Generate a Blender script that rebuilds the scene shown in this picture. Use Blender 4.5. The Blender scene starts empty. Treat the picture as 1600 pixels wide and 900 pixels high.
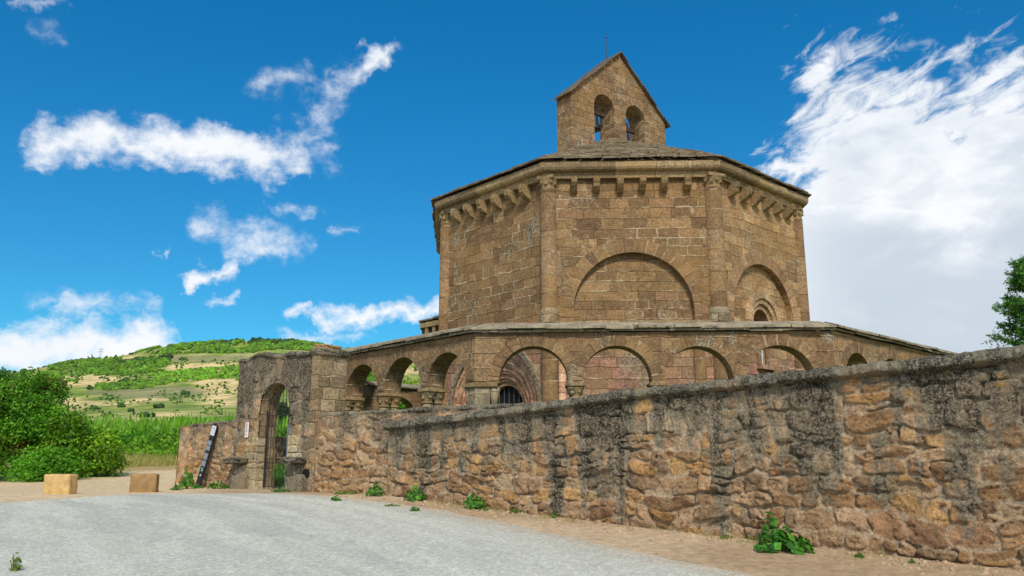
import bpy, bmesh, math, random
import numpy as np
from mathutils import Vector, Matrix
PI = math.pi
R = math.radians
S = bpy.context.scene
C = S.collection

# ------------------------------------------------------------------ camera, sky, sun, exposure
# the camera's eye is the origin of heights (z = 0); the road lies 1.6 m below it
PITCH = 0.2103
FPX = 1287.0
cam_d = bpy.data.cameras.new('camera')
cam = bpy.data.objects.new('camera', cam_d); C.objects.link(cam)
cam_d.sensor_width = 36.0
cam_d.lens = FPX / 1600 * 36
cam_d.clip_end = 20000
cam_d.clip_start = 0.05
cam.location = (0, 0, 0)
cam.rotation_euler = (PI/2 + PITCH, 0, 0)
S.camera = cam
S.render.engine = 'CYCLES'
S.view_settings.view_transform = 'Standard'
S.view_settings.look = 'None'
S.view_settings.gamma = 1
S.view_settings.use_curve_mapping = False
EXPO = 1.05
S.view_settings.exposure = EXPO

SUN_EL = R(42); SUN_AZ = R(174)          # compass-like: clockwise from +Y
sd = bpy.data.lights.new('sun', 'SUN'); sun = bpy.data.objects.new('sun', sd); C.objects.link(sun)
sd.energy = 1.5; sd.angle = R(11); sd.color = (1.0, 0.94, 0.84)
sdir = Vector((math.sin(SUN_AZ)*math.cos(SUN_EL), math.cos(SUN_AZ)*math.cos(SUN_EL), math.sin(SUN_EL)))
sun.rotation_euler = sdir.to_track_quat('Z', 'Y').to_euler()

def view_dir(px, py):
    a = (px-800)/FPX; b = (450-py)/FPX
    v = Vector((a, math.cos(PITCH)-b*math.sin(PITCH), math.sin(PITCH)+b*math.cos(PITCH)))
    return v.normalized()
def azel(px, py):
    v = view_dir(px, py); return math.atan2(v.x, v.y), math.asin(v.z)

# ---- tiny node-expression helper
class NT:
    def __init__(s, tree): s.t = tree; s.n = tree.nodes; s.l = tree.links
    def put(s, sock, v):
        if v is None: return
        if hasattr(v, 'node'): s.l.new(v, sock)
        else:
            try: sock.default_value = v
            except Exception: sock.default_value = tuple(v)[:3] if not isinstance(v, (int, float)) else (v, v, v)
    def m(s, op, a, b=None, c=None, clamp=False):
        n = s.n.new('ShaderNodeMath'); n.operation = op; n.use_clamp = clamp
        for i, v in enumerate((a, b, c)):
            if v is not None: s.put(n.inputs[i], v)
        return n.outputs[0]
    def add(s, a, b): return s.m('ADD', a, b)
    def sub(s, a, b): return s.m('SUBTRACT', a, b)
    def mul(s, a, b): return s.m('MULTIPLY', a, b)
    def div(s, a, b): return s.m('DIVIDE', a, b)
    def vm(s, op, a, b=None, scale=None):
        n = s.n.new('ShaderNodeVectorMath'); n.operation = op
        s.put(n.inputs[0], a)
        if b is not None: s.put(n.inputs[1], b)
        if scale is not None: s.put(n.inputs['Scale'], scale)
        return n.outputs['Value'] if op in ('LENGTH', 'DOT_PRODUCT', 'DISTANCE') else n.outputs[0]
    def xyz(s, x=0, y=0, z=0):
        n = s.n.new('ShaderNodeCombineXYZ')
        for i, v in enumerate((x, y, z)): s.put(n.inputs[i], v)
        return n.outputs[0]
    def sep(s, v):
        n = s.n.new('ShaderNodeSeparateXYZ'); s.put(n.inputs[0], v); return n.outputs
    def noise(s, vec, scale=1, detail=4, rough=.55, dist=0, color=False, dim='3D', lac=2.0):
        n = s.n.new('ShaderNodeTexNoise'); n.noise_dimensions = dim
        if vec is not None: s.put(n.inputs['Vector'], vec)
        s.put(n.inputs['Scale'], scale); s.put(n.inputs['Detail'], detail); s.put(n.inputs['Roughness'], rough)
        s.put(n.inputs['Distortion'], dist); s.put(n.inputs['Lacunarity'], lac)
        return n.outputs['Color'] if color else n.outputs['Fac']
    def white(s, vec):
        n = s.n.new('ShaderNodeTexWhiteNoise'); n.noise_dimensions = '3D'; s.put(n.inputs['Vector'], vec); return n.outputs['Value']
    def voro(s, vec, scale, out='Distance', feature='F1', rnd=1):
        n = s.n.new('ShaderNodeTexVoronoi'); n.feature = feature; s.put(n.inputs['Vector'], vec); s.put(n.inputs['Scale'], scale)
        s.put(n.inputs['Randomness'], rnd); return n.outputs[out]
    def smooth(s, x, lo, hi, a=0., b=1.):
        n = s.n.new('ShaderNodeMapRange'); n.interpolation_type = 'SMOOTHSTEP'
        s.put(n.inputs[0], x); s.put(n.inputs[1], lo); s.put(n.inputs[2], hi); s.put(n.inputs[3], a); s.put(n.inputs[4], b)
        return n.outputs[0]
    def lin(s, x, lo, hi, a=0., b=1.):
        n = s.n.new('ShaderNodeMapRange'); s.put(n.inputs[0], x)
        s.put(n.inputs[1], lo); s.put(n.inputs[2], hi); s.put(n.inputs[3], a); s.put(n.inputs[4], b)
        return n.outputs[0]
    def mix(s, f, a, b, mode='MIX'):
        n = s.n.new('ShaderNodeMix'); n.data_type = 'RGBA'; n.blend_type = mode
        s.put(n.inputs[0], f)
        for i, v in ((6, a), (7, b)):
            if not hasattr(v, 'node'): v = tuple(v) + ((1,) if len(v) == 3 else ())
            s.put(n.inputs[i], v)
        return n.outputs[2]
    def ramp(s, x, stops):
        n = s.n.new('ShaderNodeValToRGB'); s.put(n.inputs[0], x); e = n.color_ramp.elements
        while len(e) < len(stops): e.new(.5)
        for k, (p, c) in enumerate(stops): e[k].position = p; e[k].color = tuple(c) + (1,)
        return n.outputs[0]
    def scale(s, col, f): return s.vm('SCALE', col, scale=f)
    def attr(s, name):
        n = s.n.new('ShaderNodeAttribute'); n.attribute_name = name; return n.outputs
    def pos(s):
        return s.n.new('ShaderNodeNewGeometry').outputs['Position']
    def uv(s):
        return s.n.new('ShaderNodeUVMap').outputs[0]

# ---- world: Nishita sky with procedural clouds laid out by direction (azimuth / elevation)
W = bpy.data.worlds.new('World'); S.world = W; W.use_nodes = True
wt = NT(W.node_tree); wt.n.clear()
SKY_STRENGTH = 0.10
sky = wt.n.new('ShaderNodeTexSky'); sky.sky_type = 'NISHITA'; sky.sun_disc = False
sky.sun_elevation = SUN_EL; sky.sun_rotation = SUN_AZ; sky.altitude = 400; sky.air_density = 1.0; sky.dust_density = 0.4; sky.ozone_density = 3.0
tc = wt.n.new('ShaderNodeTexCoord').outputs['Generated']
dx, dy, dz = wt.sep(tc)
az = wt.m('ARCTAN2', dx, dy)
el = wt.m('ARCSINE', dz)
p0 = wt.xyz(az, el, 0)
wn = wt.noise(p0, 9, 6, .6, color=True)
wn2 = wt.noise(p0, 38, 5, .6, color=True)
p1 = wt.vm('ADD', p0, wt.vm('SCALE', wt.vm('SUBTRACT', wn, (.5, .5, .5)), scale=.075))
p1 = wt.vm('ADD', p1, wt.vm('SCALE', wt.vm('SUBTRACT', wn2, (.5, .5, .5)), scale=.042))
p1 = wt.vm('MULTIPLY', p1, (1, 1, 0))
# (polyline in photo directions, radius, strength)
CL = [
 ([(75,222),(150,205),(240,215)], 44, 1.0), ([(240,215),(330,245),(405,255)], 46, 1.15), ([(405,252),(460,232)], 34, .8),
 ([(440,215),(500,215),(525,235)], 34, .42), ([(455,225),(510,165),(530,130)], 36, .46), ([(415,128),(480,125)], 36, .36), ([(535,120),(560,98)], 26, .5), ([(575,88),(602,76)], 24, .9),
 ([(500,150),(440,150)], 32, .26),
 ([(320,350),(400,345),(460,375)], 34, .46), ([(370,375),(450,385)], 26, .5), ([(430,315),(485,325)], 18, .5),
 ([(295,438),(340,418),(365,405)], 20, 1.0), ([(310,400),(320,405)], 10, .4), ([(340,467),(375,458)], 12, .5), ([(460,500),(490,495)], 18, .8),
 ([(520,508),(590,498),(690,480)], 26, .95), ([(440,535),(560,532)], 16, .42), ([(520,362),(560,366)], 13, .35),
 ([(110,480),(230,475)], 26, .42), ([(245,393),(249,393)], 8, .5),
 ([(-300,560),(20,548),(150,540),(235,530)], 46, 1.25), ([(0,512),(120,520)], 18, .6), ([(55,40),(85,40)], 20, .22), ([(60,470),(80,470)], 16, .25), ([(20,2),(100,-2)], 14, .3),
]
F = None
for pts, rad, amp in CL:
    q = [azel(*p) for p in pts]; rr = rad/FPX
    for (a, b) in zip(q[:-1], q[1:]):
        ba = (b[0]-a[0], b[1]-a[1]); L2 = ba[0]**2+ba[1]**2
        d = wt.vm('SUBTRACT', p1, (a[0], a[1], 0))
        t = wt.m('MULTIPLY', wt.vm('DOT_PRODUCT', d, (ba[0]/L2, ba[1]/L2, 0)), 1.0, clamp=True)
        near = wt.vm('LENGTH', wt.vm('SUBTRACT', d, wt.vm('SCALE', (ba[0], ba[1], 0), scale=t)))
        f = wt.m('MULTIPLY', wt.m('SUBTRACT', 1.0, wt.mul(near, 1/rr), clamp=True), amp)
        F = f if F is None else wt.m('MAXIMUM', F, f)
fib = wt.noise(wt.vm('MULTIPLY', p0, (1, 1.5, 1)), 17, 9, .62, .4)
fine = wt.noise(p0, 60, 6, .65)
dens = wt.add(wt.mul(F, 1.55), wt.mul(wt.sub(fib, .5), 2.9))
dens = wt.add(dens, wt.mul(wt.sub(fine, .5), 1.1))
left_cloud = wt.mul(wt.smooth(dens, -.10, 1.75), wt.smooth(F, .0, .30))
# the big bank on the right: everything right of and below a slanting edge
def line_side(p, q):   # signed angle distance to the right/below of the line p->q
    (ax, ay), (bx, by) = azel(*p), azel(*q); L = math.hypot(bx-ax, by-ay); nx, ny = (by-ay)/L, -(bx-ax)/L
    return wt.sub(wt.vm('DOT_PRODUCT', p2, (nx, ny, 0)), ax*nx+ay*ny)
p2 = wt.vm('ADD', p0, wt.vm('SCALE', wt.vm('SUBTRACT', wn, (.5, .5, .5)), scale=.16))
p2 = wt.vm('ADD', p2, wt.vm('SCALE', wt.vm('SUBTRACT', wn2, (.5, .5, .5)), scale=.02))
e1 = line_side((1120, 330), (1320, 30))
e2 = line_side((1290, 62), (1640, 92))
edge = wt.m('SMOOTH_MIN', e1, e2, .03)
strk = wt.noise(wt.vm('MULTIPLY', wt.xyz(wt.add(az, wt.mul(el, .9)), wt.sub(el, wt.mul(az, .45)), 0), (1, 2.6, 1)), 15, 9, .62, .5)
rd = wt.add(wt.mul(edge, 10.5), wt.mul(wt.sub(strk, .5), 3.0))
right_cloud = wt.smooth(rd, -.10, .75)
# unseen bright clouds added behind the camera and overhead to raise the skylight
gen = wt.noise(tc, 2.2, 7, .6)
away = wt.m('MAXIMUM', wt.smooth(dy, .25, -.1), wt.smooth(el, R(62), R(78)))
fill_cloud = wt.mul(wt.smooth(gen, .38, .6), away)
cloud = wt.m('MAXIMUM', wt.m('MAXIMUM', left_cloud, wt.mul(right_cloud, .985)), fill_cloud)
# cloud body tone: white, with the blue-grey undersides of the right-hand bank
gr = wt.noise(wt.vm('MULTIPLY', p0, (1, 2.2, 1)), 7, 6, .55, .3)
low = wt.smooth(wt.add(el, wt.mul(wt.sub(gr, .5), .55)), azel(1400, 470)[1], azel(1400, 230)[1], 1., 0.)
isr = wt.smooth(az, azel(1150, 300)[0], azel(1350, 300)[0])
greym = wt.mul(wt.mul(low, isr), .95)
tone = wt.mix(greym, (.93, .95, .985), (.55, .63, .71))
tx = wt.noise(wt.vm('MULTIPLY', p0, (1, 1.9, 1)), 11, 8, .60, .6)
tone = wt.mix(wt.mul(wt.mul(wt.smooth(tx, .60, .40), isr), .48), tone, (.60, .67, .75))
tone = wt.mix(wt.mul(wt.smooth(gr, .62, .38), .22), tone, (.60, .70, .80))
K = 1.0/2**EXPO
cloud_col = wt.scale(tone, 1.06*K)
sky_col = wt.scale(sky.outputs[0], SKY_STRENGTH)
hs = wt.n.new('ShaderNodeHueSaturation'); hs.inputs['Saturation'].default_value = 1.15; wt.l.new(sky_col, hs.inputs['Color'])
lowsky = wt.smooth(el, R(34), R(4)); sky_sat = wt.mix(1.0, hs.outputs[0], wt.mix(lowsky, (.056, .56, .69), (.15, .49, .56)), 'MULTIPLY')
fin = wt.mix(cloud, sky_sat, cloud_col)
bg = wt.n.new('ShaderNodeBackground'); wt.l.new(fin, bg.inputs[0]); bg.inputs[1].default_value = 1.0
wo = wt.n.new('ShaderNodeOutputWorld'); wt.l.new(bg.outputs[0], wo.inputs[0])

# ------------------------------------------------------------------ object helpers
def tag(o, label=None, cat=None, group=None, kind=None):
    if label: o['label'] = label
    if cat: o['category'] = cat
    if group: o['group'] = group
    if kind: o['kind'] = kind
    return o
def empty(name, loc=(0, 0, 0), rz=0, **k):
    o = bpy.data.objects.new(name, None); C.objects.link(o); o.location = loc; o.rotation_euler = (0, 0, rz)
    o.empty_display_size = .2
    return tag(o, **k)
def link(name, me, mat, parent=None, smooth=False):
    o = bpy.data.objects.new(name, me); C.objects.link(o)
    if mat: me.materials.append(mat)
    if smooth: me.polygons.foreach_set('use_smooth', [True]*len(me.polygons))
    if parent:
        o.parent = parent
        bpy.context.view_layer.update()
        o.matrix_parent_inverse = parent.matrix_world.inverted()
    return o
class MB:
    """collects polygons (with UVs in metres) and links them as one mesh object"""
    def __init__(s): s.v = []; s.f = []; s.uv = []
    def poly(s, pts, uvs=None):
        b = len(s.v); s.v += [tuple(p) for p in pts]; s.f.append(tuple(range(b, b+len(pts))))
        if uvs is None:
            p = [Vector(q) for q in pts]; n = (p[1]-p[0]).cross(p[2]-p[0])
            n = n.normalized() if n.length > 1e-9 else Vector((0, 0, 1))
            if abs(n.z) > .8: uvs = [(q.x, q.y) for q in p]
            else:
                t = Vector((-n.y, n.x, 0)).normalized(); uvs = [(q.dot(t), q.z) for q in p]
        s.uv += [tuple(q) for q in uvs]
    def quadloop(s, A, Bp, close=True):
        n = len(A)
        for i in range(n if close else n-1):
            j = (i+1) % n; s.poly([A[i], A[j], Bp[j], Bp[i]])
    def box(s, c, hx, hy, hz, M=None, taper=1.0):
        M = M or Matrix.Identity(3); c = Vector(c)
        P = []
        for z in (-1, 1):
            k = taper if z > 0 else 1
            for (x, y) in ((-1, -1), (1, -1), (1, 1), (-1, 1)): P.append(c + M @ Vector((x*hx*k, y*hy*k, z*hz)))
        for q in ((3, 2, 1, 0), (4, 5, 6, 7), (0, 1, 5, 4), (1, 2, 6, 5), (2, 3, 7, 6), (3, 0, 4, 7)): s.poly([P[i] for i in q])
    def lathe(s, c, prof, n=20, M=None, v0=0):
        M = M or Matrix.Identity(3); c = Vector(c); rings = []
        for r, z in prof: rings.append([c + M @ Vector((r*math.cos(2*PI*i/n), r*math.sin(2*PI*i/n), z)) for i in range(n)])
        for k in range(len(rings)-1):
            for i in range(n):
                j = (i+1) % n; r = max(prof[k][0], prof[k+1][0])
                u0, u1 = 2*PI*i/n*r, 2*PI*(i+1)/n*r
                s.poly([rings[k][i], rings[k][j], rings[k+1][j], rings[k+1][i]], [(u0, prof[k][1]), (u1, prof[k][1]), (u1, prof[k+1][1]), (u0, prof[k+1][1])])
        s.poly(rings[-1]); s.poly(rings[0][::-1])
    def tube(s, a, b, r0, r1=None, n=8):
        a = Vector(a); b = Vector(b); r1 = r0 if r1 is None else r1; d = b-a
        q = d.to_track_quat('Z', 'Y').to_matrix()
        s.lathe(a, [(r0, 0), (r1, d.length)], n, q)
    def build(s, name, mat, parent=None, smooth=False, bevel=0, merge=True):
        me = bpy.data.meshes.new(name); me.from_pydata(s.v, [], s.f)
        ul = me.uv_layers.new(name='UVMap'); ul.data.foreach_set('uv', [c for q in s.uv for c in q])
        if merge:
            bm = bmesh.new(); bm.from_mesh(me); bmesh.ops.remove_doubles(bm, verts=bm.verts, dist=1e-4)
            bmesh.ops.recalc_face_normals(bm, faces=bm.faces)
            bm.to_mesh(me); bm.free()
        o = link(name, me, mat, parent, smooth)
        if bevel:
            m = o.modifiers.new('bevel', 'BEVEL'); m.width = bevel; m.segments = 2; m.limit_method = 'ANGLE'; m.angle_limit = R(40)
        return o
def np_mesh(name, V, Q, col=None, smooth=False):
    """fast mesh from an (n,3) array and an (m,k) index array; col = (n,4) point colours"""
    V = np.asarray(V, np.float32); Q = np.asarray(Q, np.int32)
    me = bpy.data.meshes.new(name); me.vertices.add(len(V)); me.vertices.foreach_set('co', V.ravel())
    k = Q.shape[1]; me.loops.add(Q.size); me.loops.foreach_set('vertex_index', Q.ravel())
    me.polygons.add(len(Q)); me.polygons.foreach_set('loop_start', np.arange(len(Q), dtype=np.int32)*k)
    me.update(calc_edges=True)
    if smooth: me.polygons.foreach_set('use_smooth', np.ones(len(Q), bool))
    if col is not None:
        a = me.color_attributes.new('Col', 'FLOAT_COLOR', 'POINT'); a.data.foreach_set('color', np.asarray(col, np.float32).ravel())
    return me
_tab = {}
def vnoise(x, y, seed=0):
    if seed not in _tab: _tab[seed] = np.random.RandomState(seed+11).rand(256, 256)
    T = _tab[seed]; x = np.asarray(x, float); y = np.asarray(y, float)
    xi = np.floor(x).astype(int); yi = np.floor(y).astype(int); fx = x-xi; fy = y-yi
    fx = fx*fx*(3-2*fx); fy = fy*fy*(3-2*fy); g = lambda a, b: T[a % 256, b % 256]
    return (g(xi, yi)*(1-fx)+g(xi+1, yi)*fx)*(1-fy)+(g(xi, yi+1)*(1-fx)+g(xi+1, yi+1)*fx)*fy
def fbm(x, y, seed=0, o=4):
    s = 0; a = .5; t = 0
    for k in range(o): s = s+a*vnoise(x*2**k, y*2**k, seed+k); t += a; a *= .5
    return s/t
def sstep(x, a, b): t = np.clip((x-a)/(b-a), 0, 1); return t*t*(3-2*t)

# ------------------------------------------------------------------ materials
def material(name):
    m = bpy.data.materials.new(name); m.use_nodes = True; t = NT(m.node_tree)
    b = t.n.get('Principled BSDF'); b.inputs['Roughness'].default_value = .9
    b.inputs['Specular IOR Level'].default_value = .25
    return m, t, b
def bump(t, b, h, strength=.5, dist=.02):
    n = t.n.new('ShaderNodeBump'); n.inputs['Strength'].default_value = strength; n.inputs['Distance'].default_value = dist
    t.l.new(h, n.inputs['Height']); t.l.new(n.outputs[0], b.inputs['Normal'])
def ashlar(name, pal, h=.27, w=.52, stain=.5, pale=.5, gain=1., low=None, seed=0, vous=False, hvar=.10, wobb=.11):
    """dressed stone in courses; UVs are metres, u along the wall and v up"""
    m, t, b = material(name)
    u, v, _ = t.sep(t.uv()); P = t.pos()
    wob = t.noise(t.xyz(u, v, seed), 2.6, 4, .6, color=True); wx, wy, _ = t.sep(wob)
    v2 = t.add(t.add(v, seed*3.7), t.mul(t.sub(t.noise(t.xyz(0, t.mul(v, .9), seed), 1.6, 2), .5), hvar*3))
    v2 = t.add(v2, t.mul(t.sub(wy, .5), .05 if vous else wobb))
    rv = t.div(v2, h); row = t.m('FLOOR', rv); fv = t.m('FRACT', rv)
    rh = t.white(t.xyz(row, seed, 1.3)); rh2 = t.white(t.xyz(row, seed+5, 7.1))
    u2 = t.add(u, t.mul(t.sub(wx, .5), .03 if vous else wobb*.8))
    if vous: ww = 50.0; u3 = t.add(u2, 20)
    else:
        u3 = t.add(t.add(u2, t.mul(rh, 9)), t.mul(t.sub(t.noise(t.xyz(u, t.mul(row, 5.3), seed), 1.5, 1), .5), .55))
        ww = t.add(w*.62, t.mul(rh2, w*.75))
    ru = t.div(u3, ww); colm = t.m('FLOOR', ru); fu = t.m('FRACT', ru)
    cell = t.xyz(colm, row, seed); ch = t.white(cell); ch2 = t.white(t.vm('ADD', cell, (31.7, 4.1, 9)))
    eu = t.mul(t.m('MINIMUM', fu, t.sub(1, fu)), ww); ev = t.mul(t.m('MINIMUM', fv, t.sub(1, fv)), h)
    e = t.m('MINIMUM', eu, ev)
    nf = t.noise(P, 14, 5, .65); nm = t.noise(P, 3.1, 5, .6); nl = t.noise(P, .75, 5, .6)
    e = t.sub(e, t.mul(t.sub(nf, .45), .03))
    patch = t.smooth(t.noise(P, .9, 4, .6, 1.0), .44, .58)
    width = t.add(.004, t.mul(patch, .008*pale*2))
    line = t.smooth(t.sub(e, width), .010, -.004)
    n = len(pal); col = t.ramp(ch, [(i/(n-1) if n > 1 else 0, c) for i, c in enumerate(pal)])
    if low is not None:
        z = t.sep(P)[2]; lowc = t.ramp(ch, [(i/(len(low)-1), c) for i, c in enumerate(low)])
        col = t.mix(t.smooth(t.add(z, t.mul(nl, .8)), 3.9, 3.1), col, lowc)
    col = t.scale(col, t.add(.72*gain, t.mul(ch2, .56*gain)))
    col = t.scale(col, t.lin(nm, .25, .75, .82, 1.18))
    col = t.scale(col, t.lin(nf, .34, .66, .66, 1.34)); nh = t.noise(P, 34, 4, .75); col = t.scale(col, t.lin(nh, .36, .64, .72, 1.28)); col = t.mix(t.mul(t.smooth(t.noise(P, 22, 4, .7), .60, .68), .55), col, (.075, .050, .030)); col = t.scale(col, t.lin(t.noise(t.vm('MULTIPLY', P, (1, 1, 5)), 4, 5, .65), .3, .7, .84, 1.16))
    col = t.mix(t.mul(t.smooth(t.noise(P, .55, 4, .6), .50, .66), .35), col, (.36, .21, .075))
    # weathering: grey lichen patches, dark streaks
    ls = t.noise(t.vm('MULTIPLY', P, (1.3, 1.3, .45)), 2.0, 7, .7, .6)
    lich = t.mul(t.smooth(t.add(ls, t.mul(t.sub(nl, .5), .8)), .56, .70), stain)
    col = t.mix(lich, col, t.mix(t.smooth(t.add(t.mul(nf, .5), t.mul(nh, .5)), .45, .56), (.085, .070, .048), (.40, .35, .25)))
    dk = t.mul(t.smooth(t.noise(t.vm('MULTIPLY', P, (2, 2, .5)), 1.7, 8, .72), .60, .72), stain*.8)
    col = t.mix(dk, col, (.060, .052, .040))
    mort = t.mix(patch, (.10, .062, .030), (.46, .35, .215))
    amt = t.mul(line, t.add(.50, t.mul(patch, .50*pale*1.25)))
    amt = t.mul(amt, t.lin(t.noise(P, 5.5, 4, .6), .36, .54, .35, 1.1))
    col = t.mix(amt, col, mort)
    t.l.new(col, b.inputs['Base Color'])
    hh = t.add(t.mul(t.smooth(e, 0, .02), .5), t.add(t.mul(nf, .5), t.add(t.mul(nm, .45), t.mul(ch2, .25))))
    bump(t, b, hh, .9, .035)
    return m
BROWN = [(.200, .118, .054), (.250, .150, .068), (.222, .130, .060), (.285, .178, .085), (.238, .138, .068), (.190, .110, .056)]
RED = [(.36, .20, .13), (.30, .15, .105), (.42, .27, .17), (.27, .125, .09), (.40, .24, .16)]
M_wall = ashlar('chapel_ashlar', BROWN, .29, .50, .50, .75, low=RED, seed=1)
M_wallr = ashlar('chapel_ashlar_clean_sunlit', [(.33, .20, .088), (.28, .16, .070), (.38, .24, .115), (.31, .18, .08)], .29, .52, .25, .8, low=RED, seed=4, gain=1.1)  # right-hand face: less lichen, plus its stronger sun put into lighter stone
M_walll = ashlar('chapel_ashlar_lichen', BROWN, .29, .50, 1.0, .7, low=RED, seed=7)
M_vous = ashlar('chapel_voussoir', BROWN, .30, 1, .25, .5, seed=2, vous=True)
M_vousr = ashlar('chapel_voussoir_clean_sunlit', [(.36, .215, .11), (.31, .18, .09)], .30, 1, .15, .5, seed=3, vous=True, gain=1.1)  # right-hand arches: cleaner, and the sun they catch is painted in lighter
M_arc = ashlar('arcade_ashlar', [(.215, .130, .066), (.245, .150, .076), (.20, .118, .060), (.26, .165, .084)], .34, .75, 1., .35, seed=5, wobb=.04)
M_arcr = ashlar('arcade_ashlar_clean_sunlit', [(.33, .205, .098), (.30, .18, .085), (.37, .24, .125)], .34, .7, .5, .5, seed=6, wobb=.04)  # right-hand arcade side: fewer stains, sunlight mixed into the lighter palette
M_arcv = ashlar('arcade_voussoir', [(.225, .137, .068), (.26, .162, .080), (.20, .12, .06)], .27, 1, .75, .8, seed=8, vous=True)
M_pier = ashlar('pier_stone', [(.33, .27, .18), (.28, .22, .14), (.24, .17, .10)], .36, .7, .8, .5, seed=9)
M_shaft = ashlar('column_drum', [(.20, .125, .058), (.24, .145, .066), (.185, .11, .052), (.225, .14, .07)], .62, 1, .45, .5, seed=10, vous=True)
M_carve = ashlar('carved_stone', [(.24, .165, .08), (.30, .21, .10), (.22, .145, .07)], 3., 9, .8, 0, seed=11, hvar=0)
M_cornice = ashlar('cornice_stone', [(.27, .19, .095), (.33, .235, .12), (.24, .17, .095), (.36, .25, .13)], 3., .95, .55, .3, seed=12, hvar=0)
M_portal = ashlar('portal_stone', [(.56, .29, .17), (.48, .23, .14), (.58, .36, .22), (.44, .25, .16)], .30, 1, .35, .5, seed=13, vous=True)
M_quoin = ashlar('quoin_stone', [(.33, .235, .130), (.27, .19, .105), (.22, .15, .085), (.36, .27, .16)], .27, .38, 1., .5, seed=14)

def slate(name, base, light):
    m, t, b = material(name); P = t.pos()
    n1 = t.noise(P, 2.5, 6, .65); n2 = t.noise(P, 18, 5, .7); n3 = t.noise(P, 6, 5, .7)
    col = t.mix(t.smooth(n1, .35, .65), base, light)
    col = t.mix(t.smooth(n3, .56, .66), col, (.055, .050, .038))
    col = t.mix(t.smooth(n2, .58, .66), col, (.42, .40, .31))
    col = t.mix(t.mul(t.smooth(n1, .6, .72), .5), col, (.16, .15, .05))
    t.l.new(col, b.inputs['Base Color']); bump(t, b, t.add(n2, n3), .8, .02); return m
M_slate = slate('roof_slab', (.21, .155, .10), (.36, .29, .19))
M_cope = slate('arcade_slab', (.22, .175, .115), (.40, .335, .225))
def plain(name, col, rough=.8, metal=0, var=.25, scale=8):
    m, t, b = material(name); n = t.noise(t.pos(), scale, 5, .6)
    t.l.new(t.scale(col, t.lin(n, .3, .7, 1-var, 1+var)), b.inputs['Base Color'])
    b.inputs['Roughness'].default_value = rough; b.inputs['Metallic'].default_value = metal
    bump(t, b, n, .3, .01); return m
M_dark = plain('dark_interior', (.010, .009, .008))
M_iron = plain('wrought_iron', (.045, .040, .038), .6, .3)
M_steel = plain('weathered_steel_post', (.17, .20, .24), .5, .3)
M_bronze = plain('bell_bronze', (.040, .042, .040), .5, .6)
M_wood = plain('yoke_timber', (.06, .04, .025))

def rubble_mat(name, lich=1., grey=1.):
    """rubble: stone/mortar colour from the mesh, lichen and rain-black procedural; alpha = metres below the coping / 3"""
    m, t, b = material(name); A = t.attr('Col'); P = t.pos(); top = t.mul(A['Alpha'], 3)
    N = lambda *a_: t.lin(t.noise(*a_), .30, .70)
    n1 = N(P, 30, 6, .7); n2 = N(P, 6, 7, .7, .4); n3 = N(t.vm('MULTIPLY', P, (1, 1, .24)), 2.1, 8, .66, .4); n4 = N(P, .9, 4, .55)
    n5 = N(P, 85, 3, .7); n6 = N(P, 13, 6, .75); n7 = N(P, 3.2, 5, .65)
    col = t.scale(A['Color'], t.lin(n1, 0, 1, .58, 1.42)); col = t.scale(col, t.lin(n2, 0, 1, .80, 1.20))
    col = t.scale(col, t.lin(n5, 0, 1, .80, 1.20))
    fall = t.m('MAXIMUM', t.sub(1.0, t.mul(top, .54/grey)), -.15)                       # 1 just under the coping, falling towards the foot
    cov = t.add(t.add(t.mul(fall, .88), t.mul(t.sub(n3, .5), 1.55)), t.add(t.mul(t.sub(n4, .5), .75), t.mul(t.sub(n7, .5), .45)))
    gm = t.smooth(t.add(cov, t.mul(t.sub(n6, .5), .35)), .36, .62)
    gcol = t.ramp(t.add(t.add(t.mul(n6, .35), t.mul(n1, .35)), t.mul(n5, .3)), [(.22, (.085, .072, .050)), (.42, (.20, .185, .135)), (.58, (.33, .285, .20)), (.78, (.54, .52, .41))])
    col = t.mix(t.mul(gm, .80*lich), col, gcol)
    dm = t.smooth(t.add(t.add(t.mul(cov, .95), t.mul(n2, .32)), t.mul(n6, .28)), .97, 1.17)
    dm = t.mul(dm, t.smooth(t.add(t.mul(n1, .5), t.mul(n5, .5)), .66, .38, .15, 1.))
    col = t.mix(t.mul(dm, .93*lich), col, (.022, .020, .016))
    wm = t.mul(t.smooth(t.noise(P, 12, 6, .78), .60, .66), t.smooth(cov, .2, .7)); col = t.mix(t.mul(wm, .8*lich), col, (.56, .54, .46))
    om = t.mul(t.smooth(t.noise(t.vm('ADD', P, (9, 3, 1)), 8, 5, .7), .64, .69), t.smooth(top, 1.2, .1)); col = t.mix(t.mul(om, .8*lich), col, (.50, .24, .03))
    t.l.new(col, b.inputs['Base Color'])
    bump(t, b, t.add(t.add(n1, t.mul(n5, .6)), t.add(t.mul(n2, .9), n6)), 1.0, .018); return m
M_rub = rubble_mat('rubble_masonry'); M_rubd = rubble_mat('rain_blackened_masonry', 1.0, 2.6); M_rubl = rubble_mat('clean_rubble_masonry', .7, .62)

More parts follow.
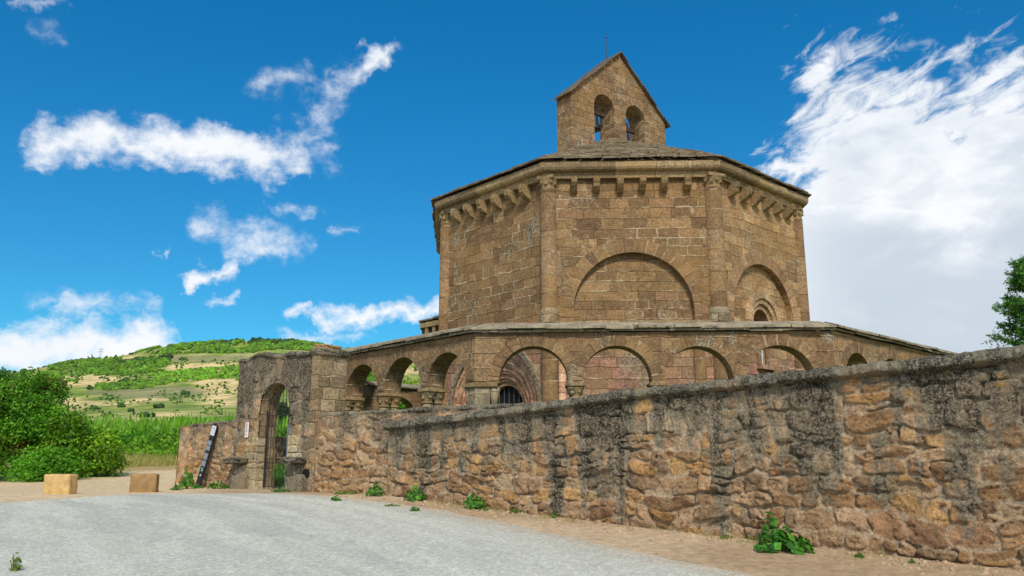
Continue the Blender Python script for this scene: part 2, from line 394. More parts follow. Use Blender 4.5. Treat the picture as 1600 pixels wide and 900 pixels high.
# ------------------------------------------------------------------ the ground
YK = np.array([-400, -12, 0, 8.8, 12.2, 16.3, 18.5, 22, 26, 30, 34, 40, 50, 60, 85, 120])
ZK = np.array([-5., -2.2, -1.6, -1.08, -.89, -.60, -.575, -.56, -.38, -.06, .36, .50, .80, 1.2, 2.5, 5.0])
def h0(y): return np.interp(y, YK, ZK)
def tanel(py):
    b = (450-np.asarray(py, float))/FPX; return (math.sin(PITCH)+b*math.cos(PITCH))/(math.cos(PITCH)-b*math.sin(PITCH))
RX = [-900, 0, 60, 110, 185, 240, 300, 400, 455, 500, 560, 640, 760, 900, 1600, 2600]
RY = [640, 584, 575, 564, 557, 543, 535, 530, 532, 539, 550, 556, 590, 640, 690, 700]
D0, D1 = 120., 900.
def H(x, y):
    x = np.asarray(x, float); y = np.asarray(y, float); base = h0(y)
    yy = np.maximum(y, 1.); px = 800+x/yy*FPX*1.0
    ridge = np.interp(px, RX, RY) + 5*(fbm(px/60, px*0+.5, 40, 3)-.5)
    s = np.clip((y-D0)/(D1-D0), 0, 1)
    py = 668+(ridge-668)*s**.78
    py = py+5*(fbm(x/70, y/110, 44, 4)-.5)*np.sin(PI*s)
    z = tanel(py)*yy
    z = np.where(y > D1, tanel(ridge)*D1-(y-D1)*.12, z)
    k = sstep(y, 95, 150)
    return base*(1-k)+z*k
def gp(px, py, ymax=110):
    """the point of the near ground seen in that direction"""
    d = view_dir(px, py); lo, hi = 1., ymax
    f = lambda t: float(H(d.x*t, d.y*t))-d.z*t
    last = 1.
    for t in np.linspace(1, ymax, 1200):
        if f(t) > 0: lo, hi = last, t; break
        last = t
    for _ in range(40):
        mid = (lo+hi)/2
        if f(mid) > 0: hi = mid
        else: lo = mid
    return Vector((d.x*lo, d.y*lo, float(H(d.x*lo, d.y*lo))))
YN = np.arange(-12, 60.01, .25)
ys = np.concatenate([[-6000, -2500, -800, -200, -80, -40, -20], YN, np.arange(62, 110, 2.), np.arange(110, 960, 4.), [1000, 1060, 1150, 1300, 1600, 2200, 3500, 7000]])
xs = np.concatenate([[-7000, -3000, -1500, -1000, -800], np.arange(-700, -40, 5.), np.arange(-40, 14, .4), np.arange(14, 60, 2.), np.arange(60, 400, 20.), [450, 600, 900, 1500, 3000, 7000]])
X, Y = np.meshgrid(xs, ys); Z = H(X, Y)
PX = 800+X/np.maximum(Y, 1)*FPX
te = Z/np.maximum(Y, 1.); bb = (te*math.cos(PITCH)-math.sin(PITCH))/(math.cos(PITCH)+te*math.sin(PITCH)); PY = 450-bb*FPX
n1 = fbm(X*.35, Y*.35, 3, 5); n2 = fbm(X*.05, Y*.05, 9, 5); n3 = fbm(X*.02, Y*.03, 14, 5)
def mixc(a, b, k): return a*(1-k[..., None])+np.array(b)*k[..., None]
col = np.ones(X.shape+(3,))*np.array((.64, .47, .30))                    # pale sandy dirt
col = mixc(col, (.42, .275, .155), sstep(n1, .45, .62)*.6)
col = mixc(col, (.78, .60, .37), sstep(-X-.25*Y, 1.5, 2.6)*sstep(Y, 14, 17)*.8)
dry = sstep(Y-(.25*(X+9))+2*n1, 28.6, 30.2)                               # dry grass bank beyond the track
col = mixc(col, (.42, .32, .13), dry*.9)
col = mixc(col, (.12, .19, .035), sstep(Y+3*(n1-.5), 31.6, 33.4)*.95)
inside = sstep(X+Y*.87, 12.1, 12.5)*sstep(Y, 15, 16)*(X > -8.2)           # grass inside the enclosure
col = mixc(col, (.085, .20, .030), inside*.95)
hill = sstep(Y, 70, 130)
hc = np.ones(X.shape+(3,))*np.array((.30, .37, .060))  # greens lightened so the hillside's direct sun sits in the colour
hc = mixc(hc, (.46, .43, .14), sstep(n2, .45, .6)*.8); hc = mixc(hc, (.14, .24, .045), sstep(n3, .5, .66)*.8)
hc = mixc(hc, (.15, .22, .045), sstep(fbm(X*.15, Y*.08, 77, 4), .50, .60)*.6); hc = mixc(hc, (.10, .15, .04), sstep(fbm(X*.35, Y*.16, 78, 4), .58, .66)*.6); hc = mixc(hc, (.50, .42, .20), sstep(fbm(X*.06, Y*.05, 79, 4), .58, .66)*.6)
col = mixc(col, (0, 0, 0), hill)+hc*hill[..., None]
def patch_px(x0, x1, y0, y1, c, wav=3., k=1.):
    global col
    cx, cy, ax, ay = (x0+x1)/2, (y0+y1)/2, (x1-x0)/2, (y1-y0)/2
    q = ((np.abs(PX+8*(n2-.5)-cx)/ax)**3+(np.abs(PY+wav*2*(n2-.5)-cy)/ay)**2.4)
    m_ = (1-sstep(q, .75, 1.15))*(Y > 100)*k
    col = mixc(col, c, m_)
SAND = (.74, .54, .26)
for a in ((88, 200, 587, 604), (165, 275, 556, 563), (255, 400, 567, 580), (300, 380, 591, 603), (305, 385, 603, 616), (318, 375, 613, 635), (205, 262, 620, 628), (150, 225, 627, 634),
          (92, 140, 620, 641), (165, 262, 652, 668), (230, 300, 645, 650), (-80, 40, 620, 632), (600, 660, 574, 586), (640, 700, 598, 610)): patch_px(*a, SAND)
for a in ((140, 330, 602, 622), (230, 400, 555, 566), (100, 200, 572, 584)): patch_px(*a, (.28, .25, .13), 3, .8)
V = np.stack([X, Y, Z], -1).reshape(-1, 3); nx, ny = len(xs), len(ys)
idx = np.arange(nx*ny).reshape(ny, nx)
Q = np.stack([idx[:-1, :-1], idx[:-1, 1:], idx[1:, 1:], idx[1:, :-1]], -1).reshape(-1, 4)
me = np_mesh('ground', V, Q, np.concatenate([col.reshape(-1, 3), np.ones((nx*ny, 1))], 1), True)
mg, t, b = material('earth_and_fields')
A = t.attr('Col'); P = t.pos(); far = t.smooth(t.sep(P)[1], 45, 120)
g1 = t.noise(P, 7, 6, .7); g2 = t.noise(P, 45, 5, .7); g3 = t.noise(t.vm('MULTIPLY', P, (1, .6, 1)), .16, 8, .78); peb = t.voro(P, 28)
fx = t.sep(t.mix(far, t.xyz(t.mul(t.lin(g1, .34, .66, .74, 1.18), t.lin(g2, .34, .66, .76, 1.22)), 0, 0), t.xyz(t.lin(g3, .35, .65, .78, 1.25), 0, 0)))[0]
c_ = t.scale(A['Color'], fx)
pm = t.mul(t.smooth(peb, .20, .12), t.smooth(t.noise(P, 3, 3), .5, .62)); pm = t.mul(pm, t.sub(1, far))
c_ = t.mix(t.mul(pm, .6), c_, (.50, .42, .34)); b.inputs['Specular IOR Level'].default_value = .05; b.inputs['Roughness'].default_value = 1
fm = t.smooth(t.noise(t.vm('MULTIPLY', P, (1, .5, 1)), .09, 8, .8, .4), .50, .57); c_ = t.mix(t.mul(t.mul(fm, far), .62), c_, (.10, .17, .035)); fm2 = t.smooth(t.noise(t.vm('MULTIPLY', P, (1, .35, 1)), .05, 7, .75), .55, .62); c_ = t.mix(t.mul(t.mul(fm2, far), .5), c_, (.47, .41, .16))
t.l.new(c_, b.inputs['Base Color']); bump(t, b, t.add(t.add(g2, t.mul(g1, 1.5)), t.mul(pm, 1.0)), .8, .03)
ground = link('ground', me, mg); tag(ground, kind='structure')

# road: a gravelled sheet just above the earth, same y-knots so both bend alike
rp = [gp(*p) for p in ((452, 771), (520, 776), (600, 785), (700, 800), (800, 820), (900, 842), (1000, 863), (1180, 903))]
rp += [Vector((rp[-1].x+.9*(i+1), rp[-1].y-2.2*(i+1), 0)) for i in range(8)]
lp = [gp(*p) for p in ((452, 771), (250, 771.5), (140, 777), (0, 787))]; lp += [Vector((-40, lp[-1].y-4, 0)), Vector((-41, -14, 0))]
ry = np.array([p.y for p in rp])[::-1]; rx = np.array([p.x for p in rp])[::-1]
lyy = np.array([p.y for p in lp]); lxx = np.array([p.x for p in lp])
yk = YN[(YN <= lyy.max())]; rowsV = []; Qs = []; uvs = []
NXR = 60
for i, y in enumerate(yk):
    xr = float(np.interp(y, ry, rx))+.10*(vnoise(y*1.7, .3, 5)-.5)*2+.05*(vnoise(y*6, .3, 6)-.5)
    # left boundary from the far edge line
    xl = float(np.interp(y, lyy[::-1], lxx[::-1]))
    xl = min(xl, xr-.05)
    for k in range(NXR+1):
        x = xl+(xr-xl)*k/NXR; rowsV.append((x, y, float(h0(y))+.006)); uvs.append((xr-x, y))
for i in range(len(yk)-1):
    for k in range(NXR):
        a = i*(NXR+1)+k; Qs.append((a, a+1, a+NXR+2, a+NXR+1))
cc = np.array([(u_/20, v_/20, 0, 1) for u_, v_ in uvs]); me = np_mesh('road', rowsV, Qs, cc, True)
mr, t, b = material('dusty_chip_seal'); A = t.attr('Col'); P = t.pos(); s_ = t.mul(t.sep(A['Color'])[0], 20)
x_, y_, z_ = t.sep(P)
st = t.noise(t.xyz(t.mul(s_, 1.5), t.mul(y_, .08), 0), 1.3, 5, .6); st2 = t.noise(t.xyz(t.mul(s_, 1), t.mul(y_, .25), 3), 4, 5, .65)
sp = t.noise(P, 42, 3, .75); sp2 = t.noise(P, 9, 5, .65); chips = t.voro(P, 34, 'Color'); cg = t.sep(chips)[0]
c_ = t.mix(t.smooth(st, .3, .7), (.53, .515, .43), (.62, .605, .51))
c_ = t.mix(t.mul(t.smooth(st2, .5, .68), .35), c_, (.68, .66, .575))
c_ = t.mix(t.mul(t.smooth(t.noise(t.xyz(t.mul(s_, 1.0), t.mul(y_, .35), 7), .8, 6, .65), .48, .60), .55), c_, (.42, .415, .36)); c_ = t.mix(t.mul(t.smooth(s_, .8, .0), .7), c_, (.52, .43, .31))
c_ = t.scale(c_, t.lin(sp, .3, .7, .70, 1.22)); c_ = t.scale(c_, t.lin(sp2, .3, .7, .88, 1.1)); c_ = t.scale(c_, t.lin(cg, 0, 1, .80, 1.16))
t.l.new(c_, b.inputs['Base Color']); bump(t, b, t.add(sp, cg), .6, .012)
road = link('road', me, mr); tag(road, kind='structure')

# ------------------------------------------------------------------ the chapel
ANG = lambda k: -PI/2-.0392+R(-67.5+45*k)
CC = Vector((3.7143, 29.0)); RC = 6.361
AC = Vector((3.7143, 29.41)); RA = 10.9745
def octp(c, r, k):
    q = Vector((c.x+r*math.cos(ANG(k)), c.y+r*math.sin(ANG(k))))
    if c is CC and k == 7: q.x -= .55
    return q
class Side:
    """local frame of a wall: u along it, z up, d outwards"""
    def __init__(s, A, B): s.A = A; s.L = (B-A).length; s.e = (B-A).normalized(); s.n = Vector((s.e.y, -s.e.x))
    def P(s, u, z, d=0): q = s.A+s.e*u+s.n*d; return Vector((q.x, q.y, z))
    def M(s): return Matrix(((s.e.x, -s.n.x, 0), (s.e.y, -s.n.y, 0), (0, 0, 1)))   # x along, y inwards, z up
def archtop(hh, u):
    q = hh['r']**2-(u-hh['c'])**2
    return hh['s']+math.sqrt(max(q, 0))
def panel(mb, sd, u0, u1, z0, top, holes, d=0, flip=False, uo=0):
    """wall surface with arched openings; hole = c, r, s(pring), b(ottom)"""
    tf = top if callable(top) else (lambda u: top)
    us = {u0, u1}
    for hh in holes:
        for k in range(25): us.add(hh['c']-hh['r']*math.cos(PI*k/24))
        us.add(hh['c'])
    if callable(top) and hasattr(top, 'peaks'): us |= set(top.peaks)
    us = sorted(u for u in us if u0-1e-6 <= u <= u1+1e-6)
    def quad(a, b, za0, zb0, za1, zb1):
        if za1-za0 < 1e-5 and zb1-zb0 < 1e-5: return
        P = [(a, za0), (b, zb0), (b, zb1), (a, za1)]
        if flip: P = P[::-1]
        mb.poly([sd.P(u, z, d) for u, z in P], [(u+uo, z) for u, z in P])
    for a, b in zip(us[:-1], us[1:]):
        if b-a < 1e-5: continue
        mid = (a+b)/2; hh = next((q for q in holes if abs(mid-q['c']) < q['r']), None)
        if hh:
            quad(a, b, archtop(hh, a), archtop(hh, b), tf(a), tf(b))
            if hh['b'] > z0: quad(a, b, z0, z0, hh['b'], hh['b'])
        else: quad(a, b, z0, z0, tf(a), tf(b))
def reveal(mb, sd, hh, d0, d1, sill=True):
    pts = [(hh['c']-hh['r'], hh['b'])]+[(hh['c']-hh['r']*math.cos(PI*k/24), hh['s']+hh['r']*math.sin(PI*k/24)) for k in range(25)]+[(hh['c']+hh['r'], hh['b'])]
    s = 0
    for (a, b) in zip(pts[:-1], pts[1:]):
        L = math.hypot(b[0]-a[0], b[1]-a[1])
        mb.poly([sd.P(*a, d0), sd.P(*b, d0), sd.P(*b, d1), sd.P(*a, d1)], [(0, s), (0, s+L), (abs(d1-d0), s+L), (abs(d1-d0), s)]); s += L
    if sill: mb.poly([sd.P(*pts[0], d0), sd.P(*pts[0], d1), sd.P(*pts[-1], d1), sd.P(*pts[-1], d0)])
def fill(mb, sd, hh, d, holes=()):
    us = [hh['c']-hh['r']*math.cos(PI*k/24) for k in range(25)]
    for q in holes: us += [q['c']-q['r']*math.cos(PI*k/24) for k in range(25)]
    us = sorted(set(round(u, 5) for u in us))
    for a, b in zip(us[:-1], us[1:]):
        mid = (a+b)/2; q = next((q for q in holes if abs(mid-q['c']) < q['r']), None)
        ba, bb_ = (archtop(q, a), archtop(q, b)) if q else (hh['b'], hh['b'])
        P = [(a, ba), (b, bb_), (b, archtop(hh, b)), (a, archtop(hh, a))]
        mb.poly([sd.P(u, z, d) for u, z in P], [(u+.13, z+.09) for u, z in P])
def ring(mb, sd, c, s, r0, r1, d0, d1, b=None, n=28):
    """half annulus standing between depths d0 (front) and d1, with jambs down to b; UV v follows the curve so joints are radial"""
    pth = []
    if b is not None: pth.append((-1, 0, b))
    pth += [(-math.cos(PI*k/n), math.sin(PI*k/n), s) for k in range(n+1)]
    if b is not None: pth.append((1, 0, b))
    pt = lambda r, q: (c+q[0]*r, q[2]+q[1]*r)
    acc = 0; rm = (r0+r1)/2
    for q0, q1 in zip(pth[:-1], pth[1:]):
        a, b_ = pt(rm, q0), pt(rm, q1); L = math.hypot(a[0]-b_[0], a[1]-b_[1]); v0, v1 = acc, acc+L; acc = v1
        i0, i1, o0, o1 = pt(r0, q0), pt(r0, q1), pt(r1, q0), pt(r1, q1)
        mb.poly([sd.P(*o0, d0), sd.P(*i0, d0), sd.P(*i1, d0), sd.P(*o1, d0)], [(r1-r0, v0), (0, v0), (0, v1), (r1-r0, v1)])
        mb.poly([sd.P(*i0, d0), sd.P(*i0, d1), sd.P(*i1, d1), sd.P(*i1, d0)], [(0, v0), (d0-d1, v0), (d0-d1, v1), (0, v1)])
        mb.poly([sd.P(*o0, d1), sd.P(*o0, d0), sd.P(*o1, d0), sd.P(*o1, d1)], [(0, v0), (d0-d1, v0), (d0-d1, v1), (0, v1)])
rng = random.Random(4)

chapel = empty('octagonal_chapel', (CC.x, CC.y, -.3), label='brown stone octagonal chapel with corbelled eaves, blind arches and stepped round portal', cat='chapel')
sides = [Side(octp(CC, RC, k), octp(CC, RC, (k+1) % 8)) for k in range(8)]
ZB, ZT, ZL = -.45, 8.30, 3.93
for k, sd in enumerate(sides):
    mb = MB(); holes = []
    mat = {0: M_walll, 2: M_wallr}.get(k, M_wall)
    if k in (1, 2): holes = [dict(c=2.43, r=1.72, s=4.28, b=4.0)]
    if k == 0: holes = [dict(c=2.50, r=2.0, s=1.55, b=ZB)]
    panel(mb, sd, 0, sd.L, ZB, ZT, holes, uo=k*4.87)
    if k == 2:   # slit of the lower window cut in a shallow recess is built as its own part below
        pass
    mb.build('wall', mat, chapel)
    if k in (1, 2):
        hh = holes[0]; mb = MB(); reveal(mb, sd, hh, 0, -.20)
        wh = dict(c=2.62, r=.80, s=4.22, b=4.0)
        fill(mb, sd, hh, -.20, [wh] if k == 2 else [])
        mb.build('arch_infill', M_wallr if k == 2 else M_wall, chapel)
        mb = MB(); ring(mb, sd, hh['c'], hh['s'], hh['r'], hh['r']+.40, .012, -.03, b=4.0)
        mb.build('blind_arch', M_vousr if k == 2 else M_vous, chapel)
        if k == 2:
            M_win = ashlar('window_arch_stone', [(.46, .30, .16), (.40, .25, .13), (.50, .34, .19)], .26, 1, .15, .5, seed=19, vous=True)
            win = MB(); ring(win, sd, 2.62, 4.22, .77, .97, -.12, -.24, b=4.0); win = win.build('window', M_win, chapel)
            m2 = MB(); ring(m2, sd, 2.62, 4.22, .60, .77, -.18, -.34, b=4.0); ring(m2, sd, 2.62, 4.22, .44, .60, -.26, -.50, b=4.0); m2.build('inner_arch', M_win, win)
            m3 = MB(); n = 16
            for i in range(n):   # splayed throat
                a0, a1 = PI*i/n, PI*(i+1)/n; f = lambda r, a, d: sd.P(2.62-r*math.cos(a), 4.22+r*math.sin(a), d)
                m3.poly([f(.44, a0, -.48), f(.44, a1, -.48), f(.15, a1, -1.05), f(.15, a0, -1.05)])
            for sg in (-1, 1): m3.poly([sd.P(2.62+sg*.44, 4.0, -.48), sd.P(2.62+sg*.44, 4.2, -.48), sd.P(2.62+sg*.15, 4.2, -1.05), sd.P(2.62+sg*.15, 4.0, -1.05)])
            m3.poly([sd.P(2.22, 4.0, -.48), sd.P(3.02, 4.0, -.48), sd.P(2.77, 4.0, -1.05), sd.P(2.47, 4.0, -1.05)])
            m3.build('splay', M_wallr, win)
            m4 = MB(); m4.poly([sd.P(2.42, 3.99, -1.07), sd.P(2.82, 3.99, -1.07), sd.P(2.82, 4.42, -1.07), sd.P(2.42, 4.42, -1.07)]); m4.build('opening', M_dark, win)
# string course (ledge) round the chapel
mb = MB()
for sd in sides:
    t225 = math.tan(PI/8); prof = [(0, ZL+.07), (.10, ZL+.05), (.12, ZL-.03), (.05, ZL-.10), (0, ZL-.12)]
    for (d0, z0_), (d1, z1_) in zip(prof[:-1], prof[1:]):
        mb.poly([sd.P(-d0*t225, z0_, d0), sd.P(sd.L+d0*t225, z0_, d0), sd.P(sd.L+d1*t225, z1_, d1), sd.P(-d1*t225, z1_, d1)])
mb.build('string_course', M_cornice, chapel)
# corner columns with carved capitals
cap_prof = [(.255, 0), (.285, .02), (.285, .05), (.25, .07), (.27, .14), (.33, .27), (.36, .33)]
for k in range(8):
    an = ANG(k); c = octp(CC, RC-.06, k); rr = .225 if k not in (1, 2) else (.235 if k == 1 else .255)
    q = rr/.30
    mb = MB(); mb.lathe((c.x, c.y, -.4), [(rr+.08, 0), (rr+.08, .3), (rr+.02, .42)]+[(rr, .5), (rr, 8.32)], 24); o = mb.build('corner_column', M_shaft, chapel, True)
    mb = MB(); mb.lathe((c.x, c.y, 7.90), [(r_*q+.01, z_) for r_, z_ in cap_prof], 24)
    Mz = Matrix.Rotation(an, 3, 'Z')
    for i in range(10):   # volutes and leaves
        a = 2*PI*i/10; mb.box((c.x+math.cos(a)*.315*q, c.y+math.sin(a)*.315*q, 8.14-.04*(i % 2)), .035, .05, .055, Matrix.Rotation(a, 3, 'Z'), .7)
    mb.box((c.x, c.y, 8.27), .33*q, .33*q, .045, Mz)
    mb.build('capital', M_carve, o)
    if k in (1, 2):
        mb = MB(); mb.lathe((c.x, c.y, 3.93), [(rr+.035, 0), (rr+.035, .33), (rr, .42)], 24); mb.build('plinth', M_pier, o)
# corbels
def corbel(sd, u, j):
    mb = MB(); w = .085+.01*rng.random(); prof = [(0, 8.22), (.36, 8.22), (.37, 8.10), (.34, 7.98), (.26, 7.89), (.14, 7.83), (.04, 7.79), (0, 7.78)]
    if j % 3 == 1: prof = [(0, 8.22), (.37, 8.22), (.37, 8.05), (.30, 7.96), (.22, 7.92), (.16, 7.84), (0, 7.79)]
    if j % 4 == 2: prof = [(0, 8.22), (.35, 8.22), (.34, 8.08), (.30, 8.02), (.30, 7.93), (.18, 7.85), (0, 7.80)]
    L_ = [sd.P(u-w, z, d) for d, z in prof]; R_ = [sd.P(u+w, z, d) for d, z in prof]
    mb.quadloop(L_, R_); mb.poly(L_[::-1]); mb.poly(R_); mb.build('corbel', M_carve, chapel, bevel=.012)
for k, sd in enumerate(sides):
    for j in range(6): corbel(sd, .80+.655*j+rng.uniform(-.03, .03), j+k)
# cornice: fascia, big moulded slab, thin drip slab, all mitred at the corners
def mitred(mb, prof, offs=0):
    t225 = math.tan(PI/8)
    for sd in sides:
        s = 0
        for (d0, z0_), (d1, z1_) in zip(prof, prof[1:]+prof[:1]):
            L = math.hypot(d1-d0, z1_-z0_)
            N = 8
            for i in range(N):
                f0, f1 = i/N, (i+1)/N; ua = lambda f, d: -d*t225+(sd.L+2*d*t225)*f
                mb.poly([sd.P(ua(f0, d0), z0_, d0), sd.P(ua(f1, d0), z0_, d0), sd.P(ua(f1, d1), z1_, d1), sd.P(ua(f0, d1), z1_, d1)],
                        [(ua(f0, d0), s), (ua(f1, d0), s), (ua(f1, d1), s+L), (ua(f0, d1), s+L)])
            s += L
mb = MB(); mitred(mb, [(-.05, 8.22), (.15, 8.222), (.17, 8.40), (-.05, 8.42)]); mitred(mb, [(-.05, 8.405), (.26, 8.404), (.33, 8.44), (.365, 8.50), (.375, 8.66), (-.05, 8.70)])
mb.build('cornice', M_cornice, chapel)
def slab_roof(mb, A, B, T, rows, thick, wmin, wmax, rg, tstop=1.0, lift=0., over=0.):
    """overlapping rough stone slabs on the triangle A-B-T (A, B the eave)"""
    A, B, T = Vector(A), Vector(B), Vector(T); nrm = (B-A).cross(T-A).normalized()
    if nrm.z < 0: nrm = -nrm
    e = (B-A).normalized(); mid = (A+B)/2; up = (T-mid).normalized()
    for r in range(rows):
        f0 = r/rows*tstop; f1 = min((r+1.35)/rows*tstop, .995)
        a0, b0 = A.lerp(T, f0), B.lerp(T, f0); a1, b1 = A.lerp(T, f1), B.lerp(T, f1)
        L0 = (b0-a0).length; x = 0
        while x < L0-.02:
            w = min(rg.uniform(wmin, wmax), L0-x); g0, g1 = x/L0, (x+w)/L0
            j = rg.uniform(-.03, .03); th = thick*rg.uniform(.7, 1.25); lf = lift+rg.uniform(0, thick*.35)
            P0 = a0.lerp(b0, g0)-up*(over*(r == 0)+j); P1 = a0.lerp(b0, g1-.006)-up*(over*(r == 0)+j+rg.uniform(-.02, .02)); P2 = a1.lerp(b1, g1-.006); P3 = a1.lerp(b1, g0)
            lo = [P0+nrm*(lf+th*.9), P1+nrm*(lf+th*.9+rg.uniform(-.008, .012)), P2+nrm*lf*.3, P3+nrm*lf*.3]; hi = [lo[0]+nrm*th, lo[1]+nrm*th*rg.uniform(.8, 1.15), lo[2]+nrm*th, lo[3]+nrm*th]
            mb.quadloop(lo, hi); mb.poly(hi); mb.poly(lo[::-1]); x += w
mb = MB(); rg = random.Random(7); er = RC+.44/math.cos(PI/8)
for k in range(8):
    A_, B_ = octp(CC, er, k), octp(CC, er, (k+1) % 8)
    slab_roof(mb, (*A_, 8.685), (*B_, 8.685), (CC.x, CC.y, 11.85), 17, .050, .35, .85, rg)
mb.build('roof', M_slate, chapel)
mb = MB()
for k in range(8):
    A_, B_ = octp(CC, er-.1, k), octp(CC, er-.1, (k+1) % 8); mb.poly([(*A_, 8.69), (*B_, 8.69), (CC.x, CC.y, 11.85)])
mb.build('roof_bed', M_slate, chapel)

# round portal on the left-hand face: stepped orders, lichened hood, dark grated door
sd = sides[0]; pc, ps = 2.50, 1.55
por = MB(); radii = [2.0, 1.74, 1.48, 1.24, 1.01, .80]
for i in range(5):
    dd = -.06-.115*i; ring(por, sd, pc, ps, radii[i+1], radii[i], dd, dd-.17, b=ZB)
por = por.build('portal', M_portal, chapel)
mb = MB()
for i in range(5):      # roll mouldings between the orders
    rr = radii[i]-.06; dd = -.05-.115*i; n = 24
    prev = None
    for k in range(n+1):
        a = PI*k/n; c_p = sd.P(pc-rr*math.cos(a), ps+rr*math.sin(a), dd); cr = []
        for q in range(6):
            w = 2*PI*q/6; cr.append(sd.P(pc-(rr+.06*math.cos(w))*math.cos(a), ps+(rr+.06*math.cos(w))*math.sin(a), dd+.06*math.sin(w)))
        if prev: mb.quadloop(prev, cr)
        prev = cr
mb.build('archivolt', M_portal, por, True)
mb = MB(); ring(mb, sd, pc, ps, 1.99, 2.13, .08, -.02, b=ps-.05); mb.build('hood_mould', plain('lichened_hood', (.24, .19, .125), var=.8, scale=12), por)
for i in range(5):
    for sg in (-1, 1):
        mb = MB(); q = sd.P(pc+sg*(radii[i+1]+.10), ZB, -.10-.115*i); mb.lathe(q, [(.075, 0), (.075, ps-ZB-.25), (.10, ps-ZB-.12)], 10); mb.build('jamb_shaft', M_portal, por, True)
for sg in (-1, 1): mb = MB(); mb.box(sd.P(pc+sg*1.44, ps-.04, -.30), .62, .36, .055, sd.M()); mb.build('impost', M_portal, por)
mb = MB(); fill(mb, sd, dict(c=pc, r=.83, s=ps, b=ZB), -.68); mb.build('door', M_dark, por)
mb = MB()
for i in range(-3, 4):
    x = i*.22; mb.tube(sd.P(pc+x, ZB, -.64), sd.P(pc+x, ps+math.sqrt(max(.64-x*x, .0)), -.64), .009, n=5)
mb.build('door_grating', M_steel, por)
# lower details seen through the arcade
sd = sides[1]
for u, rr, mt in ((4.22, .15, M_shaft), (.36, .10, M_portal)):
    mb = MB(); q = sd.P(u, -.4, .04); mb.lathe(q, [(rr+.05, 0), (rr+.05, .3), (rr, .36), (rr, 4.2)], 16); mb.build('engaged_shaft', mt, chapel, True)
sd = sides[2]
lw = MB(); lw.box(sd.P(2.25, 2.80, .07), .50, .09, .06, sd.M()); lw = lw.build('lower_window', M_wallr, chapel)
mb = MB(); mb.poly([sd.P(1.98, 2.86, .006), sd.P(2.14, 2.86, .006), sd.P(2.14, 3.70, .006), sd.P(1.98, 3.70, .006)]); mb.build('pane', plain('pale_alabaster_pane', (.62, .66, .70), .4), lw)
for u in (1.86, 2.30):
    mb = MB(); mb.lathe(sd.P(u, 2.84, .05), [(.10, 0), (.07, .07), (.065, .72), (.10, .80), (.12, .92)], 14); mb.build('colonnette', M_shaft, lw, True)
mb = MB(); mb.box(sd.P(2.62, 2.75, .08), .13, .12, .13, sd.M(), .8); mb.build('carved_bracket', M_carve, lw)
sd = sides[2]; mb = MB(); mb.lathe(sd.P(4.15, -.4, .06), [(.17, 0), (.14, .3), (.14, 4.2)], 16); mb.build('engaged_shaft', M_shaft, chapel, True)
# apse peeping out on the far left
apse = MB(); AP = [Vector(p) for p in ((-1.9, 28.7), (-3.05, 29.9), (-3.05, 32.2), (-1.9, 33.4))]; AP = AP[::-1]
for a, b in zip(AP[:-1], AP[1:]): sda = Side(a, b); panel(apse, sda, 0, sda.L, -.4, 4.85, [])
AP2 = AP[::-1]
apse = apse.build('apse', M_walll, chapel)
mb = MB(); mb2 = MB()
for a, b in zip(AP2[:-1], AP2[1:]):
    s2 = Side(a, b)
    if s2.n.dot(((a+b)/2)-Vector((0, 31))) < 0: s2.n = -s2.n
    P0, P1 = s2.P(-.12, 4.85, .32), s2.P(s2.L+.12, 4.85, .32)
    mb.poly([P0, P1, P1+Vector((0, 0, .18)), P0+Vector((0, 0, .18))]); mb.poly([P0, P1, s2.P(s2.L, 4.85, -.1), s2.P(0, 4.85, -.1)])
    slab_roof(mb2, P0+Vector((0, 0, .19)), P1+Vector((0, 0, .19)), (-.4, 31.05, 6.2), 6, .05, .3, .6, rg)
    for j in range(4):
        q = s2.P((j+.5)*s2.L/4, 4.70, .14); mb.box(q, .08, .14, .15, Matrix(((s2.e.x, s2.n.x, 0), (s2.e.y, s2.n.y, 0), (0, 0, 1))))
mb.build('apse_cornice', M_carve, apse); mb2.build('apse_roof', M_slate, apse)

# bell gable on the roof
bc = Vector((4.082, 29.0)); ph = .647; be = Vector((math.cos(ph), math.sin(ph))); hw = 2.457
sd = Side(bc-be*hw, bc+be*hw); BT = .80
def gtop(u): return 13.135+(15.36-13.135)*(1-abs(u-hw)/hw)
gtop.peaks = [hw]
bh = [dict(c=1.63, r=.51, s=12.93, b=11.45), dict(c=3.25, r=.51, s=12.93, b=11.45)]
mb = MB(); panel(mb, sd, 0, 2*hw, 9.6, gtop, bh); panel(mb, sd, 0, 2*hw, 9.6, gtop, bh, d=-BT, flip=True, uo=3)
for hh in bh: reveal(mb, sd, hh, 0, -BT)
for u in (0, 2*hw): mb.poly([sd.P(u, 9.6, 0), sd.P(u, 9.6, -BT), sd.P(u, 13.135, -BT), sd.P(u, 13.135, 0)], [(0, 9.6), (BT, 9.6), (BT, 13.135), (0, 13.135)])
M_bel = ashlar('bell_gable_ashlar', [(.27, .165, .080), (.23, .138, .066), (.31, .195, .10), (.20, .122, .060)], .25, .42, 1., .8, seed=15)
belf = mb.build('bell_gable', M_bel, chapel)
mb = MB()
for hh in bh: ring(mb, sd, hh['c'], hh['s'], hh['r'], hh['r']+.24, .010, -.02)
mb.build('arch_stones', ashlar('gable_voussoir', [(.28, .17, .085), (.24, .145, .072)], .22, 1, .5, .6, seed=16, vous=True), belf)
mb = MB(); rg = random.Random(3)
